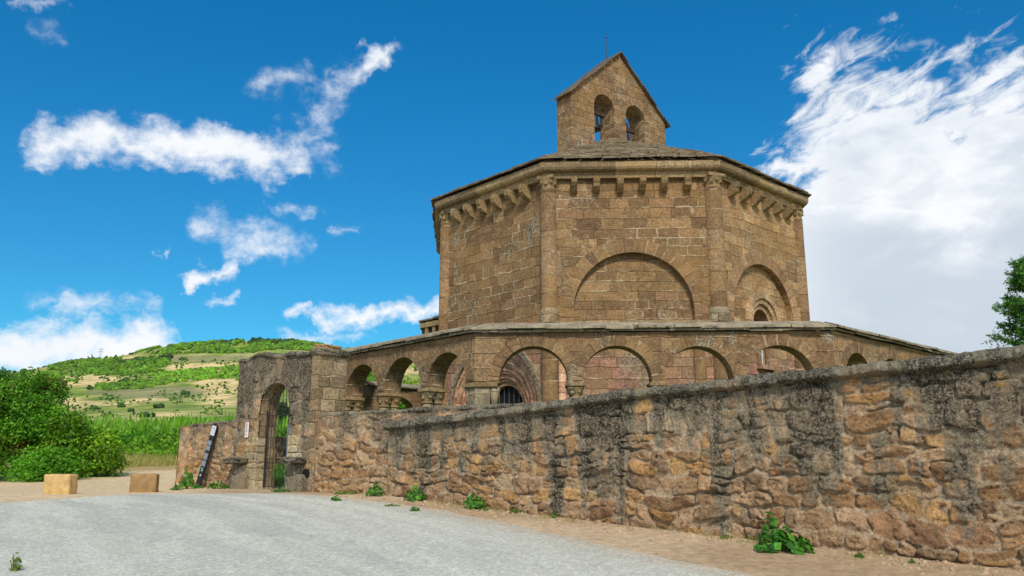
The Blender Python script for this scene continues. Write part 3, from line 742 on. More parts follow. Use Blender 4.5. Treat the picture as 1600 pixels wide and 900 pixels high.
for sg in (-1, 1):
    n = 7; L = math.hypot(hw+.16, 2.225*(hw+.16)/hw)
    for i in range(n):
        f0, f1 = i/n, (i+1)/n-.01; ua, ub = hw+sg*(hw+.16)*(1-f0), hw+sg*(hw+.16)*(1-f1); za, zb_ = 15.36-2.225/hw*abs(ua-hw), 15.36-2.225/hw*abs(ub-hw)
        th = .06*rg.uniform(.85, 1.2); dn = .01; o1, o2 = .14*rg.uniform(.8, 1.2), .14*rg.uniform(.8, 1.2)
        lo = [sd.P(ua, za+dn, o1), sd.P(ub, zb_+dn, o1), sd.P(ub, zb_+dn, -BT-o2), sd.P(ua, za+dn, -BT-o2)]; hi = [p+Vector((0, 0, th)) for p in lo]
        mb.quadloop(lo, hi); mb.poly(hi); mb.poly(lo[::-1])
mb.build('coping', slate('gable_slab', (.085, .062, .042), (.17, .125, .08)), belf, bevel=.01)
cp = sd.P(hw, 15.40, -BT*.82)
mb = MB(); mb.tube(cp, cp+Vector((0, 0, 1.12)), .017, .010, 6)
for s_, zz, rr in ((.10, .93, .008),):
    mb.tube(cp+Vector((be.x*-s_, be.y*-s_, zz)), cp+Vector((be.x*s_, be.y*s_, zz)), rr, n=6)
for (a, b_) in ((-.10, .93), (.10, .93), (0, 1.12)): mb.lathe(cp+Vector((be.x*a, be.y*a, b_-.02)), [(.005, 0), (.025, .02), (.005, .04)], 8)
mb.build('iron_cross', M_iron, belf)
# bells
def bell(c_, z, rad, **k):
    o = empty('bell', (c_.x, c_.y, z), ph, **k)
    mb = MB(); mb.lathe((c_.x, c_.y, z), [(rad, 0), (rad*.98, .04), (rad*.80, .14), (rad*.66, .30), (rad*.60, .48), (rad*.45, .57), (.04, .60)], 24); mb.build('bell_body', M_bronze, o, True)
    mb = MB(); Mz = Matrix.Rotation(ph, 3, 'Z'); mb.box((c_.x, c_.y, z+.70), .50, .06, .075, Mz); mb.box((c_.x, c_.y, z+.86), .16, .06, .12, Mz, .7); mb.build('yoke', M_wood, o)
    mb = MB(); e3 = Vector((be.x, be.y, 0)); n3 = Vector((sd.n.x, sd.n.y, 0)); b0 = Vector((c_.x, c_.y, z))
    mb.tube(b0+Vector((0, 0, .35))+e3*.05, b0+Vector((0, 0, .30))+e3*.42-n3*.1, .018, n=6); mb.lathe(b0+Vector((0, 0, .27))+e3*.42-n3*.1, [(.02, 0), (.05, .04), (.02, .09)], 8)
    mb.tube(b0+Vector((0, 0, -.05)), b0+Vector((0, 0, .3)), .02, n=6); mb.build('clapper', M_iron, o)
b1 = sd.P(1.50, 0, -.42); bell(b1, 12.15, .25, label='dark bronze bell hanging in the left, higher-standing arch of the bell gable', cat='bell', group='bells in the bell gable')
b2 = sd.P(3.12, 0, -.42); bell(b2, 11.90, .25, label='dark bronze bell hanging low in the right arch of the bell gable', cat='bell', group='bells in the bell gable')

# ------------------------------------------------------------------ the ring arcade
arcade = empty('ring_arcade', (AC.x, AC.y, -.3), label='freestanding ring of round stone arches on paired columns with slab coping around the chapel', cat='arcade')
asides = [Side(octp(AC, RA, k), octp(AC, RA, (k+1) % 8)) for k in range(8)]
AT = .55; AS = 1.86; AZ = 3.05; t225 = math.tan(PI/8)
centers = {1: [(1.39, .81), (3.345, .81), (5.255, .79), (7.13, .80)], 0: [(1.62, .80), (3.53, .80), (5.45, .82), (7.32, .77)], 2: [(1.20, .72), (3.10, .74), (5.00, .76), (6.95, .76)], 6: [(1.1, .8), (2.95, .8), (4.85, .8), (6.75, .8)], 7: [(.98, .76), (2.9, .8), (4.85, .8), (6.8, .8)]}
cols = []
for k, sd in enumerate(asides):
    hs_ = [dict(c=c, r=r, s=AS+.06, b=AS-1) for c, r in centers.get(k, [(1.4, .8), (3.3, .8), (5.2, .8), (7.1, .8)])]
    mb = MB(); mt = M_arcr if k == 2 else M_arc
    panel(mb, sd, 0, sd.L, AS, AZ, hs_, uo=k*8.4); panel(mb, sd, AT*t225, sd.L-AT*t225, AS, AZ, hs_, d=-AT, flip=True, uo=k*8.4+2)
    us = [0]+[x for hh in hs_ for x in (hh['c']-hh['r'], hh['c']+hh['r'])]+[sd.L]
    for a, b in zip(us[::2], us[1::2]): mb.poly([sd.P(a, AS, 0), sd.P(a, AS, -AT), sd.P(b, AS, -AT), sd.P(b, AS, 0)])
    w = mb.build('wall', mt, arcade)
    mb = MB()
    for hh in hs_:
        h2 = dict(hh); h2['b'] = AS; reveal(mb, sd, h2, 0, -AT, sill=False); ring(mb, sd, hh['c'], hh['s'], hh['r'], hh['r']+.26, .010+.006*(hs_.index(hh) % 2), -.02)
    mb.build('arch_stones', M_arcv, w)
    for a, b in list(zip(us[::2], us[1::2]))[1:-1]: cols.append((sd, (a+b)/2, (b-a)))
    # coping: two layers of rough slabs
    cb = MB(); rg = random.Random(20+k)
    for layer, (o0, o1, zz, th) in enumerate(((.09, .10, AZ+.01, .06), (.18, .02, AZ+.07, .055))):
        x = -o0*t225
        while x < sd.L+o0*t225-.05:
            w_ = min(rg.uniform(.5, 1.1), sd.L+o0*t225-x); oa = o0+rg.uniform(-.035, .04); ob = oa+rg.uniform(-.02, .02)
            xi0 = min(max(x, (AT)*t225), sd.L-AT*t225); xi1 = min(max(x+w_, AT*t225), sd.L-AT*t225); dz_ = rg.uniform(-.012, .012)
            lo = [sd.P(x, zz+dz_, oa), sd.P(x+w_-.012, zz+dz_+rg.uniform(-.01, .01), ob), sd.P(xi1, zz+.16, -AT*.5), sd.P(xi0, zz+.16, -AT*.5)]
            hi = [lo[0]+Vector((0, 0, th*rg.uniform(.8, 1.1))), lo[1]+Vector((0, 0, th*rg.uniform(.8, 1.1))), lo[2]+Vector((0, 0, th)), lo[3]+Vector((0, 0, th))]
            cb.quadloop(lo, hi); cb.poly(hi); cb.poly(lo[::-1])
            lo2 = [sd.P(min(max(x, AT*t225+.05), sd.L-AT*t225-.05), zz, -AT-oa*.7), sd.P(min(max(x+w_-.012, AT*t225+.05), sd.L-AT*t225-.05), zz, -AT-oa*.7), lo[2], lo[3]]; hi2 = [p+Vector((0, 0, th)) for p in lo2]
            cb.quadloop(lo2, hi2); cb.poly(hi2); cb.poly(lo2[::-1]); x += w_
    cb.build('coping', M_cope, arcade)
def shaft(parent, p, rr, z0, z1, mat):
    mb = MB(); mb.lathe((p.x, p.y, z0), [(rr+.07, 0), (rr+.07, .12), (rr+.02, .2), (rr, .24), (rr*.97, z1-z0)], 16); return mb.build('shaft', mat, parent, True)
capm = MB
for i, (sd, u, w) in enumerate(cols):
    hw_ = max(.10, w/2); mb = MB()
    mb.box(sd.P(u, AS-.04, -AT/2), hw_+.06, AT/2+.05, .04, sd.M()); mb.box(sd.P(u, AS-.105, -AT/2), hw_+.02, AT/2+.01, .028, sd.M())
    co = mb.build('capital_slab', M_carve, arcade, bevel=.012)
    for d in (-AT*.20, -AT*.80):
        c_ = sd.P(u, AS-.37, d); mb = MB(); mb.lathe(c_, [(.12, 0), (.145, .01), (.145, .035), (.125, .05), (.14, .10), (.185, .20), (.205, .24)], 14)
        for q in range(6):
            a = 2*PI*q/6; mb.box((c_.x+math.cos(a)*.17, c_.y+math.sin(a)*.17, c_.z+.15+.03*(q % 2)), .02, .03, .035, Matrix.Rotation(a, 3, 'Z'), .6)
        mb.build('capital', M_carve, co)
        shaft(co, sd.P(u, 0, d), .115, -.25, AS-.37, M_pier)
# corner piers with flanking shafts
for k in range(8):
    sa, sb = asides[(k-1) % 8], asides[k]; ua = sa.L-.26 if k == 1 else sa.L-.42; ub = .36 if k == 1 else .42
    out = [sa.P(ua, 0, -.02), sa.P(sa.L, 0, -.02).lerp(sb.P(0, 0, -.02), .5), sb.P(ub, 0, -.02), sb.P(ub, 0, -AT+.02), sb.P(AT*t225, 0, -AT+.02), sa.P(ua, 0, -AT+.02)]
    lo = [Vector((p.x, p.y, -.4)) for p in out]; hi = [Vector((p.x, p.y, AS-.09)) for p in out]
    mb = MB(); mb.quadloop(lo, hi); mb.poly(hi); pr = mb.build('corner_pier', M_pier, arcade)
    big = lambda s_, u_, d_: s_.P(u_, 0, d_)
    out = [big(sa, ua-.14, .05), big(sa, sa.L, .055).lerp(big(sb, 0, .055), .5), big(sb, ub+.18, .05), big(sb, ub+.18, -AT-.04), big(sb, AT*t225, -AT-.04), big(sa, ua-.14, -AT-.04)]
    lo = [Vector((p.x, p.y, AS-.09)) for p in out]; hi = [Vector((p.x, p.y, AS-.003)) for p in out]
    mb = MB(); mb.quadloop(lo, hi); mb.poly(hi); mb.poly(lo[::-1]); mb.build('impost', M_carve, pr, bevel=.012)
    for s_, u_ in ((sa, ua-.07), (sb, ub+.09)):
        for d in (-.13, -AT+.13):
            p = s_.P(u_, 0, d); mb = MB(); mb.lathe((p.x, p.y, -.3), [(.08, 0), (.08, AS-.07+.3-.34), (.095, AS-.07+.3-.32), (.08, AS-.07+.3-.29), (.13, AS-.07+.3-.03)], 14); mb.build('flanking_shaft', M_pier, pr, True)

# ------------------------------------------------------------------ rubble masonry (real relief, one stone at a time)
OCH = np.array([(.48, .255, .085), (.40, .215, .085), (.50, .305, .145), (.35, .19, .085), (.42, .26, .14), (.54, .32, .125), (.34, .18, .095), (.44, .29, .175), (.33, .22, .13), (.50, .33, .19), (.27, .15, .07)])
MORT = np.array((.64, .465, .30))
def stone_field(U, Zr, seed, cw=.34, chh=.19, top=None, rough=1., ashlar_rows=None):
    """relief height (m), colour for points U (along), Zr (height); irregular rounded stones in loose courses"""
    rs = np.random.RandomState(seed); sh = U.shape; u = U.ravel(); z = Zr.ravel()
    u0_ = u; u = u+.24*(fbm(u*1.9, z*2.2, seed+60, 4)-.5)+.05*(fbm(u*8, z*8, seed+61, 3)-.5); z = z+.34*(fbm(u0_*1.1, z*1.3, seed+62, 4)-.5)+.05*(fbm(u0_*8, z*8, seed+63, 3)-.5)
    S_ = []; z0 = z.min()-.2
    while z0 < z.max()+.3:
        hh = chh*rs.uniform(.65, 1.55); x = u.min()-.5
        while x < u.max()+.5:
            w = cw*rs.choice([.45, .7, 1, 1.3, 1.8], p=[.2, .25, .27, .18, .10])*rs.uniform(.85, 1.15)
            if rs.rand() < .22 and hh > chh*.9:      # a column of two smaller stones
                k = rs.uniform(.35, .65); S_.append((x+w/2, z0+hh*k/2, w/2, hh*k/2)); S_.append((x+w/2, z0+hh*(k+1)/2, w/2, hh*(1-k)/2))
            else: S_.append((x+w/2, z0+hh/2+rs.uniform(-.02, .02), w/2, hh/2*rs.uniform(.88, 1.12)))
            x += w
        z0 += hh
    S_ = np.array(S_); n = len(S_); rnd = rs.rand(n, 6); best = np.full(len(u), 9.); bi = np.zeros(len(u), int)
    for k in range(n):
        cx, cz, w, hh = S_[k]; m_ = np.where((np.abs(u-cx) < w*1.5) & (np.abs(z-cz) < hh*1.5))[0]
        if len(m_) == 0: continue
        a = (rnd[k, 0]-.5)*.22; du, dz_ = u[m_]-cx, z[m_]-cz; p = 2.6+2.5*rnd[k, 1]; kx = 1+.25*(rnd[k, 5]-.5)*dz_/hh
        d = ((np.abs(du*kx+dz_*a)/(w*.97))**p+(np.abs(dz_-du*a)/(hh*.97))**p)**(1/p)
        b_ = d < best[m_]; best[m_[b_]] = d[b_]; bi[m_[b_]] = k
    prom = rnd[bi, 2]; edge = fbm(u*14, z*14, seed+64, 3)-.5
    mask = sstep(best+edge*.30, 1.02, .84)
    flush = rnd[bi, 3]                      # some stones are half buried in mortar
    tilt = ((u-S_[bi, 0])/S_[bi, 2]*(rnd[bi, 4]-.5)+(z-S_[bi, 1])/S_[bi, 3]*(rnd[bi, 0]-.3))*.014
    hgt = mask*(.010+.045*prom+tilt*1.6)*np.where(flush < .25, .35, 1)
    hgt = hgt+np.floor(fbm(u*3.5+rnd[bi, 0]*9, z*7, seed+65, 3)*7)/7*.032*rough*mask-.016*mask+(fbm(u*6, z*11, seed+75, 4)-.5)*.034*rough*mask+(fbm(u*19, z*24, seed+66, 3)-.5)*.020*rough+(fbm(u*1.2, z*1.2, seed+67, 3)-.5)*.05
    ck = 1-np.abs(2*fbm(u*2.2+3, z*6.5+u, seed+72, 4)-1); crack = sstep(ck, .972, .994)*mask; hgt = hgt-crack*.011
    pit = sstep(fbm(u*17, z*17, seed+73, 2), .66, .78); hgt = hgt-pit*.010
    # open joints
    hole = sstep(fbm(u*2.4, z*4.2, seed+68, 3), .54, .62)*sstep(best, .95, 1.03)
    hgt -= hole*.05
    och = OCH*.62+OCH.mean(0)*.38*np.array((1.0, 1.02, 1.08)); c_ = och[(rnd[bi, 4]*len(OCH)).astype(int) % len(OCH)]*(1.02+.50*rnd[bi, 5])[:, None]
    c_ = c_*(1+.42*(fbm(u*5, z*10, seed+69, 4)-.5)*2)[:, None]; c_ = c_*(1-.45*crack-.3*pit)[:, None]
    mm = np.clip(mask*1.1, 0, 1)*np.where(flush < .12, .4, 1); mcol = MORT*(.85+.3*fbm(u*3, z*3, seed+70, 3))[:, None]
    c_ = mcol*(1-mm[:, None])+c_*mm[:, None]
    if top is not None:                     # near the coping the face is rendered over: less relief
        kk = sstep(top.ravel(), .85, .25)*(.55+.45*fbm(u*1.1, z*1.1, seed+71, 3)); hgt = hgt*(1-.55*kk)
    return hgt.reshape(sh), c_.reshape(sh+(3,))
def rubble_wall(name, A, B, zb, zt, thick, res, seed, mat, parent=None, cw=.34, chh=.19, cut=None, relief=1., back=True, ends=(True, True), bulge=None):
    """a wall whose face (towards the road) is the line A-B; zb, zt functions of u; cut(u,z) -> inside-an-opening test in metres (negative = inside)"""
    sd = Side(Vector(A), Vector(B)); L = sd.L; zlo = min(zb(0), zb(L/2), zb(L))-.25; zhi = max(float(zt(u)) for u in np.linspace(0, L, 30))
    nu = int(L/res)+1; nz = int((zhi-zlo)/res)+1; uu = np.linspace(0, L, nu); f = np.linspace(0, 1, nz)
    U, Fv = np.meshgrid(uu, f); ztv = np.vectorize(zt)(U[0]); Zv = zlo+(ztv[None, :]-zlo)*Fv; top = ztv[None, :]-Zv
    if cut is not None:                     # pull points near the opening's edge onto it
        dd, gu, gz = cut(U, Zv); near = (dd < 0) & (dd > -res*.8); U = np.where(near, U-gu*dd, U); Zv = np.where(near, Zv-gz*dd, Zv)
    hgt, c_ = stone_field(U, Zv, seed, cw, chh, top); hgt = hgt*relief
    if bulge is not None: hgt = hgt+bulge(U, Zv)
    fade = sstep(U, 0, .03)*sstep(L-U, 0, .03)*1.0; hgt = hgt*fade
    V = np.stack([sd.A.x+sd.e.x*U+sd.n.x*hgt, sd.A.y+sd.e.y*U+sd.n.y*hgt, Zv], -1).reshape(-1, 3)
    cc = np.concatenate([c_.reshape(-1, 3), np.clip(top.reshape(-1, 1)/3, 0, 1)], 1)
    ix = np.arange(nu*nz).reshape(nz, nu); Q = np.stack([ix[:-1, :-1], ix[:-1, 1:], ix[1:, 1:], ix[1:, :-1]], -1).reshape(-1, 4)
    if cut is not None:
        dd, _, _ = cut(U, Zv); bad = (dd.ravel() < -1e-3); Q = Q[~bad[Q].any(1)]
    # ends, top and back close the body
    VV = [V]; CC_ = [cc]; QQ = [Q]; base = len(V)
    def strip(P0, P1, tt, usel):
        nonlocal base
        n = len(P0); m_ = max(2, int(thick/.03)); g = np.linspace(0, 1, m_)[:, None, None]; G = P0[None]*(1-g)+P1[None]*g
        G = G.reshape(-1, 3); q = np.arange(n*m_).reshape(m_, n)
        N = (fbm(G[:, 0]*9+G[:, 1]*7, G[:, 2]*9, seed+80, 3)-.5)*.03; G[:, 2] += N*.3
        VV.append(G); _, sc = stone_field((G[:, 0]*sd.e.x+G[:, 1]*sd.e.y)[None]+(G[:, 0]*sd.n.x+G[:, 1]*sd.n.y)[None], G[:, 2][None], seed+3, cw, chh)
        CC_.append(np.concatenate([sc[0], np.tile(np.clip(tt/3, 0, 1), m_)[:, None]], 1))
        QQ.append(np.stack([q[:-1, :-1], q[:-1, 1:], q[1:, 1:], q[1:, :-1]], -1).reshape(-1, 4)+base); base += len(G)
    Vg = V.reshape(nz, nu, 3); off = np.array([-sd.n.x*thick, -sd.n.y*thick, 0])
    if ends[0]: P0 = Vg[:, 0]; strip(P0, P0+off, top[:, 0], 0)
    if ends[1]: P0 = Vg[:, -1]; strip(P0, P0+off, top[:, -1], 0)
    P0 = Vg[-1]; flat = P0.copy(); strip(P0, flat+off, top[-1], 0)
    if back:
        res2 = res*2; hb = Vg[::2, ::2]
        U2, Z2 = U[::2, ::2], Zv[::2, ::2]; h2, c2 = stone_field(U2+31, Z2, seed+5, cw, chh)
        P = np.stack([sd.A.x+sd.e.x*U2-sd.n.x*(thick+h2*.5), sd.A.y+sd.e.y*U2-sd.n.y*(thick+h2*.5), Z2], -1)
        n2, n1_ = U2.shape; q = np.arange(n2*n1_).reshape(n2, n1_); Q2 = np.stack([q[:-1, 1:], q[:-1, :-1], q[1:, :-1], q[1:, 1:]], -1).reshape(-1, 4)
        if cut is not None:
            d2, _, _ = cut(U2, Z2); bad = (d2.ravel() < 0); Q2 = Q2[~bad[Q2].any(1)]
        VV.append(P.reshape(-1, 3)); CC_.append(np.concatenate([c2.reshape(-1, 3), np.clip((top[::2, ::2]).reshape(-1, 1)/3, 0, 1)], 1)); QQ.append(Q2+base); base += P.size//3
    me = np_mesh(name, np.concatenate(VV), np.concatenate(QQ), np.concatenate(CC_), True)
    return link(name, me, mat, parent), sd
def rubble_coping(name, sd, u0, u1, zt, over, thick, height, seed, mat, parent, seg=.8, res=.03, lip=.0):
    """rough rounded coping stones laid end to end along a wall top"""
    prof = [(over*.2, -.03), (over, .0), (over*1.05, height*.35), (over*.9, height*.75), (over*.45, height*1.0), (-thick*.3, height*1.10), (-thick*.7, height*1.08), (-thick-over*.4, height), (-thick-over, height*.5), (-thick-over, 0), (-thick, -.02)]
    P = []
    for (a, b) in zip(prof[:-1], prof[1:]):
        n = max(1, int(math.hypot(b[0]-a[0], b[1]-a[1])/res))
        for i in range(n): P.append((a[0]+(b[0]-a[0])*i/n, a[1]+(b[1]-a[1])*i/n))
    P.append(prof[-1]); P = np.array(P); nu = int((u1-u0)/res)+1; uu = np.linspace(u0, u1, nu)
    rs = np.random.RandomState(seed); J = [u0]; SZ = []
    while J[-1] < u1: J.append(J[-1]+seg*rs.uniform(.6, 1.4)); SZ.append(rs.uniform(-1, 1, 3))
    J = np.array(J); SZ = np.array(SZ); k = np.clip(np.searchsorted(J, uu)-1, 0, len(SZ)-1); jd = np.min(np.abs(uu[:, None]-J[None]), 1)
    notch = np.exp(-(jd/.018)**2)*.022
    U, D = np.meshgrid(uu, P[:, 0]); _, Hh = np.meshgrid(uu, P[:, 1]); zt_ = np.array([zt(u) for u in uu])[None]
    N = (fbm(U*7, D*7+Hh*9, seed+1, 4)-.5); N2 = (fbm(U*22, D*20+Hh*22, seed+2, 3)-.5)
    kk = SZ[k]; D = D+(np.sign(D+thick/2))*(N*.09+N2*.035-notch[None]+kk[:, 0][None]*.012); Zz = zt_+Hh*(1+.10*kk[:, 1][None])+N*.06+N2*.03-notch[None]*(Hh > height*.3)
    V = np.stack([sd.A.x+sd.e.x*U+sd.n.x*D, sd.A.y+sd.e.y*U+sd.n.y*D, Zz], -1).reshape(-1, 3); m_, n = U.shape
    ix = np.arange(m_*n).reshape(m_, n); Q = np.stack([ix[:-1, 1:], ix[:-1, :-1], ix[1:, :-1], ix[1:, 1:]], -1).reshape(-1, 4)
    base = np.array((.34, .27, .18)); c_ = base[None]*(1+.35*(fbm(U.ravel()*2, D.ravel()*3+Hh.ravel()*3, seed+3, 3)-.5)*2)[:, None]*(1+.15*np.tile(kk[:, 2], m_))[:, None]
    me = np_mesh(name, V, Q, np.concatenate([c_, np.full((len(c_), 1), .04)], 1), True)
    o = link(name, me, mat, parent)
    bm = bmesh.new(); bm.from_mesh(me); bm.edges.ensure_lookup_table()
    bmesh.ops.holes_fill(bm, edges=[e for e in bm.edges if e.is_boundary], sides=0); bm.to_mesh(me); bm.free()
    return o
M_cop = rubble_mat('lichened_coping', 1.0, 1.0)

# the long wall along the road (nearest)
NA, NB = Vector((-2.41, 16.35)), Vector((5.42, 8.80)); nd = (NB-NA).normalized(); NB2 = NB+nd*2.6
Ln = (NB-NA).length
nzt = lambda u: float(np.interp(u, [0, 3.6, 6.2, Ln, Ln+3], [.66, .82, .97, 1.09, 1.16]))
nzb = lambda u: float(H(NA.x+nd.x*u, NA.y+nd.y*u))
near_wall, nsd = rubble_wall('roadside_wall', NA, NB2, nzb, nzt, .45, .0150, 5, M_rub, None, .37, .180, relief=1.2)
tag(near_wall, 'long blackened rubble wall with rounded coping running along the road up to the right edge', 'wall')
rubble_coping('coping', nsd, -.02, (NB2-NA).length, nzt, .115, .45, .125, 31, M_cop, near_wall, .85, .02)
# gate wall
GA = Vector((-6.63, 20.0)); GB = Vector((-4.21, 17.9)); gd = (GB-GA).normalized(); LG = (GB-GA).length
gc = LG-1.58; gr = .60; gs = 1.22
def gcut(u, z):
    du = u-gc; up = z > gs
    dr = np.where(up, np.sqrt(du**2+(z-gs)**2)-gr, np.abs(du)-gr); d = dr
    L_ = np.maximum(np.sqrt(du**2+np.where(up, z-gs, 0)**2), 1e-6)
    gu = np.where(up, du/L_, np.sign(du)); gz = np.where(up, (z-gs)/L_, 0); return d, gu, gz
gzb = lambda u: -.62
gzt = lambda u: 2.42+.05*math.sin(u*1.9)-.03*math.sin(u*5)
gate = empty('gateway', (GB.x, GB.y, -.6), label='tall rain-blackened gateway wall with a round-headed opening', cat='gateway')
gw, gsd = rubble_wall('wall', GA, GB, gzb, gzt, .45, .022, 12, M_rubd, gate, .34, .24, cut=gcut, relief=.8)
mb = MB(); hh = dict(c=gc, r=gr+.012, s=gs, b=-.75); reveal(mb, gsd, hh, -.02, -.45, sill=False); mb.build('jamb', M_quoin, gate)
mb = MB(); ring(mb, gsd, gc, gs, gr+.012, gr+.20, -.43, -.47); mb.build('inner_arch', M_quoin, gate)
# end pillar (dressed quoins) at its right
mb = MB(); pe = Side(GB, GB-gsd.n*.74)
lo = [gsd.P(LG-.22, -.8, .03), gsd.P(LG+.03, -.8, .03), gsd.P(LG+.03, -.8, -.74), gsd.P(LG-.22, -.8, -.74)]
def pz(L_, z): return [Vector((p.x, p.y, z)) for p in L_]
mb.quadloop(pz(lo, -.8), pz(lo, 2.34)); mb.poly(pz(lo, 2.34)); mb.build('quoin_pillar', M_quoin, gate, bevel=.015)
cx_ = gsd.P(LG-.10, 0, -.36)
def rockmesh(mb_or_none, c_, hx, hy, hz, M_, seed, name, mat, parent, sub=4, amp=.16):
    bm = bmesh.new(); bmesh.ops.create_cube(bm, size=2); bmesh.ops.subdivide_edges(bm, edges=bm.edges[:], cuts=sub*2, use_grid_fill=True)
    for v in bm.verts:
        p = v.co.copy(); l4 = (abs(p.x)**5+abs(p.y)**5+abs(p.z)**5)**(1/5); p = p/l4
        n_ = 1+amp*(float(fbm(p.x*1.7+seed, p.y*1.7+p.z*2.3, seed % 90, 3))-.5)*2+amp*.35*(float(fbm(p.x*6+seed, p.y*6+p.z*5, seed % 80+3, 2))-.5)*2; p = p*n_
        q = M_ @ Vector((p.x*hx, p.y*hy, p.z*hz)); v.co = Vector(c_)+q
    me = bpy.data.meshes.new(name); bm.to_mesh(me); bm.free()
    a = me.color_attributes.new('Col', 'FLOAT_COLOR', 'POINT'); a.data.foreach_set('color', np.tile(np.array((.36, .27, .17, .1), np.float32), len(me.vertices)))
    return link(name, me, mat, parent, True)
rockmesh(None, gsd.P(LG-.10, 2.40, -.36), .22, .44, .085, gsd.M(), 3, 'cap_stone', M_cop, gate, 5)
M_orange = plain('orange_lichened_cap', (.36, .21, .09), var=.5, scale=14)
rockmesh(None, gsd.P(LG-.14, 2.52, -.34), .17, .30, .065, gsd.M(), 8, 'cap_stone', M_orange, gate, 5, .25)
rubble_coping('coping', gsd, -.06, LG-.25, gzt, .05, .45, .075, 45, M_cop, gate, .5, .03)
# dressed stones around the lower jambs
M_pale = ashlar('pale_jamb_stone', [(.42, .34, .21), (.36, .28, .16), (.45, .37, .24)], .36, .55, .55, .4, seed=18)
for (u0, u1, z0_, z1_) in ((gc-gr-.58, gc-gr-.01, .26, .60), (gc-gr-.42, gc-gr-.01, -.10, .255), (gc-gr-.50, gc-gr-.01, -.62, -.105), (gc+gr+.01, gc+gr+.38, .24, .62), (gc+gr+.01, gc+gr+.55, -.12, .235), (gc+gr+.01, gc+gr+.33, -.62, -.125)):
    mb = MB(); mb.box(gsd.P((u0+u1)/2, (z0_+z1_)/2, -.10), (u1-u0)/2, .135+rng.uniform(-.01, .01), (z1_-z0_)/2-.004, gsd.M()); mb.build('jamb_stone', M_pale, gate, bevel=.02)
# worn stone brackets each side
for u_, s_ in ((gc-gr-.62, 17), (gc+gr+.42, 25)):
    rockmesh(None, gsd.P(u_, .07, .14), .30, .22, .075, gsd.M(), s_, 'stone_bracket', M_rubd, gate, 5, .22)
    rockmesh(None, gsd.P(u_+.05, -.12, .05), .17, .14, .15, gsd.M(), s_+4, 'stone_bracket', M_rubd, gate, 5, .22)
    rockmesh(None, gsd.P(u_+.08, -.48, .02), .30, .17, .28, gsd.M(), s_+9, 'footing_stone', M_rubl, gate, 5, .2)
mb = MB(); n = 14; p_ = gsd.P(gc+gr+.72, -.16, .048)
P_ = [gsd.P(gc+gr+.78+.11*math.cos(2*PI*i/n), -.20+.10*math.sin(2*PI*i/n), .065) for i in range(n)]; mb.poly(P_); mb.quadloop(P_, [p-Vector((gsd.n.x, gsd.n.y, 0))*.2 for p in P_]); mb.build('socket_hole', M_dark, gate)
mb = MB(); mb.box(gsd.P(gc, -.60, .02), gr+.10, .26, .045, gsd.M()); mb.build('threshold', M_pale, gate, bevel=.015)
# iron grille
mb = MB(); mb.box(gsd.P(gc-gr+.012, .34, -.20), .012, .012, .86, gsd.M()); grille = mb.build('iron_gate', M_iron, gate)
for z_ in (-.50, .02, 1.10): mb = MB(); mb.box(gsd.P(gc, z_, -.20), gr, .006, .011, gsd.M()); mb.build('rail', M_iron, grille)
for i in range(9):
    u_ = gc-gr+.07+i*(2*gr-.14)/8; zt_ = gs+math.sqrt(max(gr**2-(u_-gc)**2, 0))-.02
    mb = MB(); mb.tube(gsd.P(u_, -.53, -.20), gsd.P(u_, zt_, -.20), .0085, n=6); mb.build('bar', M_iron, grille)
mb = MB(); mb.box(gsd.P(gc+.34, .16, -.17), .028, .022, .70, gsd.M()); mb.build('lock_post', M_steel, grille, bevel=.004)
# notice with red and blue lines, fixed left of the opening
nm = MB(); nm.box(gsd.P(LG-2.60, .78, .055), .065, .008, .175, gsd.M()); nm = nm.build('notice', plain('notice_white', (.80, .79, .80), .5, var=.05), None, bevel=.003)
tag(nm, 'small narrow white notice with red and blue text left of the gateway opening', 'notice')
def textlines(par, base_u, z0_, n, hgt, wid, m_, sd_, d, name='lettering'):
    mb = MB(); r_ = random.Random(int(abs(z0_)*1000))
    for i in range(n):
        x = -wid/2
        while x < wid/2-.006:
            w = min(r_.uniform(.010, .022), wid/2-x); z_ = z0_-i*hgt*1.8
            mb.poly([sd_.P(base_u+x, z_, d), sd_.P(base_u+x+w, z_, d), sd_.P(base_u+x+w, z_+hgt, d), sd_.P(base_u+x, z_+hgt, d)]); x += w+.005
    return mb.build(name, m_, par)
M_red = plain('print_red', (.42, .06, .09), .6); M_blu = plain('print_blue', (.12, .14, .30), .6)
textlines(nm, LG-2.60, .925, 6, .011, .085, M_red, gsd, .0645); textlines(nm, LG-2.60, .80, 5, .011, .085, M_blu, gsd, .0645); textlines(nm, LG-2.60, .675, 2, .014, .085, M_red, gsd, .0645)
# low wall left of the gateway, with the back part of the enclosure
LA = Vector((-8.27, 21.4)); LB = Vector((-6.60, 19.975))
lw_, lsd = rubble_wall('low_wall', LA, LB, lambda u: -.62, lambda u: .94+.02*u, .45, .02, 21, M_rubl, None, .30, .17, relief=1.0)
tag(lw_, 'low ochre rubble wall left of the gateway with the black panel leaning on it', 'wall')
rubble_coping('coping', lsd, -.03, lsd.L-.01, lambda u: .945+.02*u, .03, .45, .045, 51, M_cop, lw_, .6, .03)
bw_, bsd = rubble_wall('courtyard_wall', Vector((-8.30, 21.9)), Vector((-8.35, 31.6)), lambda u: -.5, lambda u: .96, .4, .06, 23, M_rubl, None, .4, .24, back=True)
tag(bw_, 'low rubble wall of the grassy court, seen through the iron bars of the gateway', 'wall')
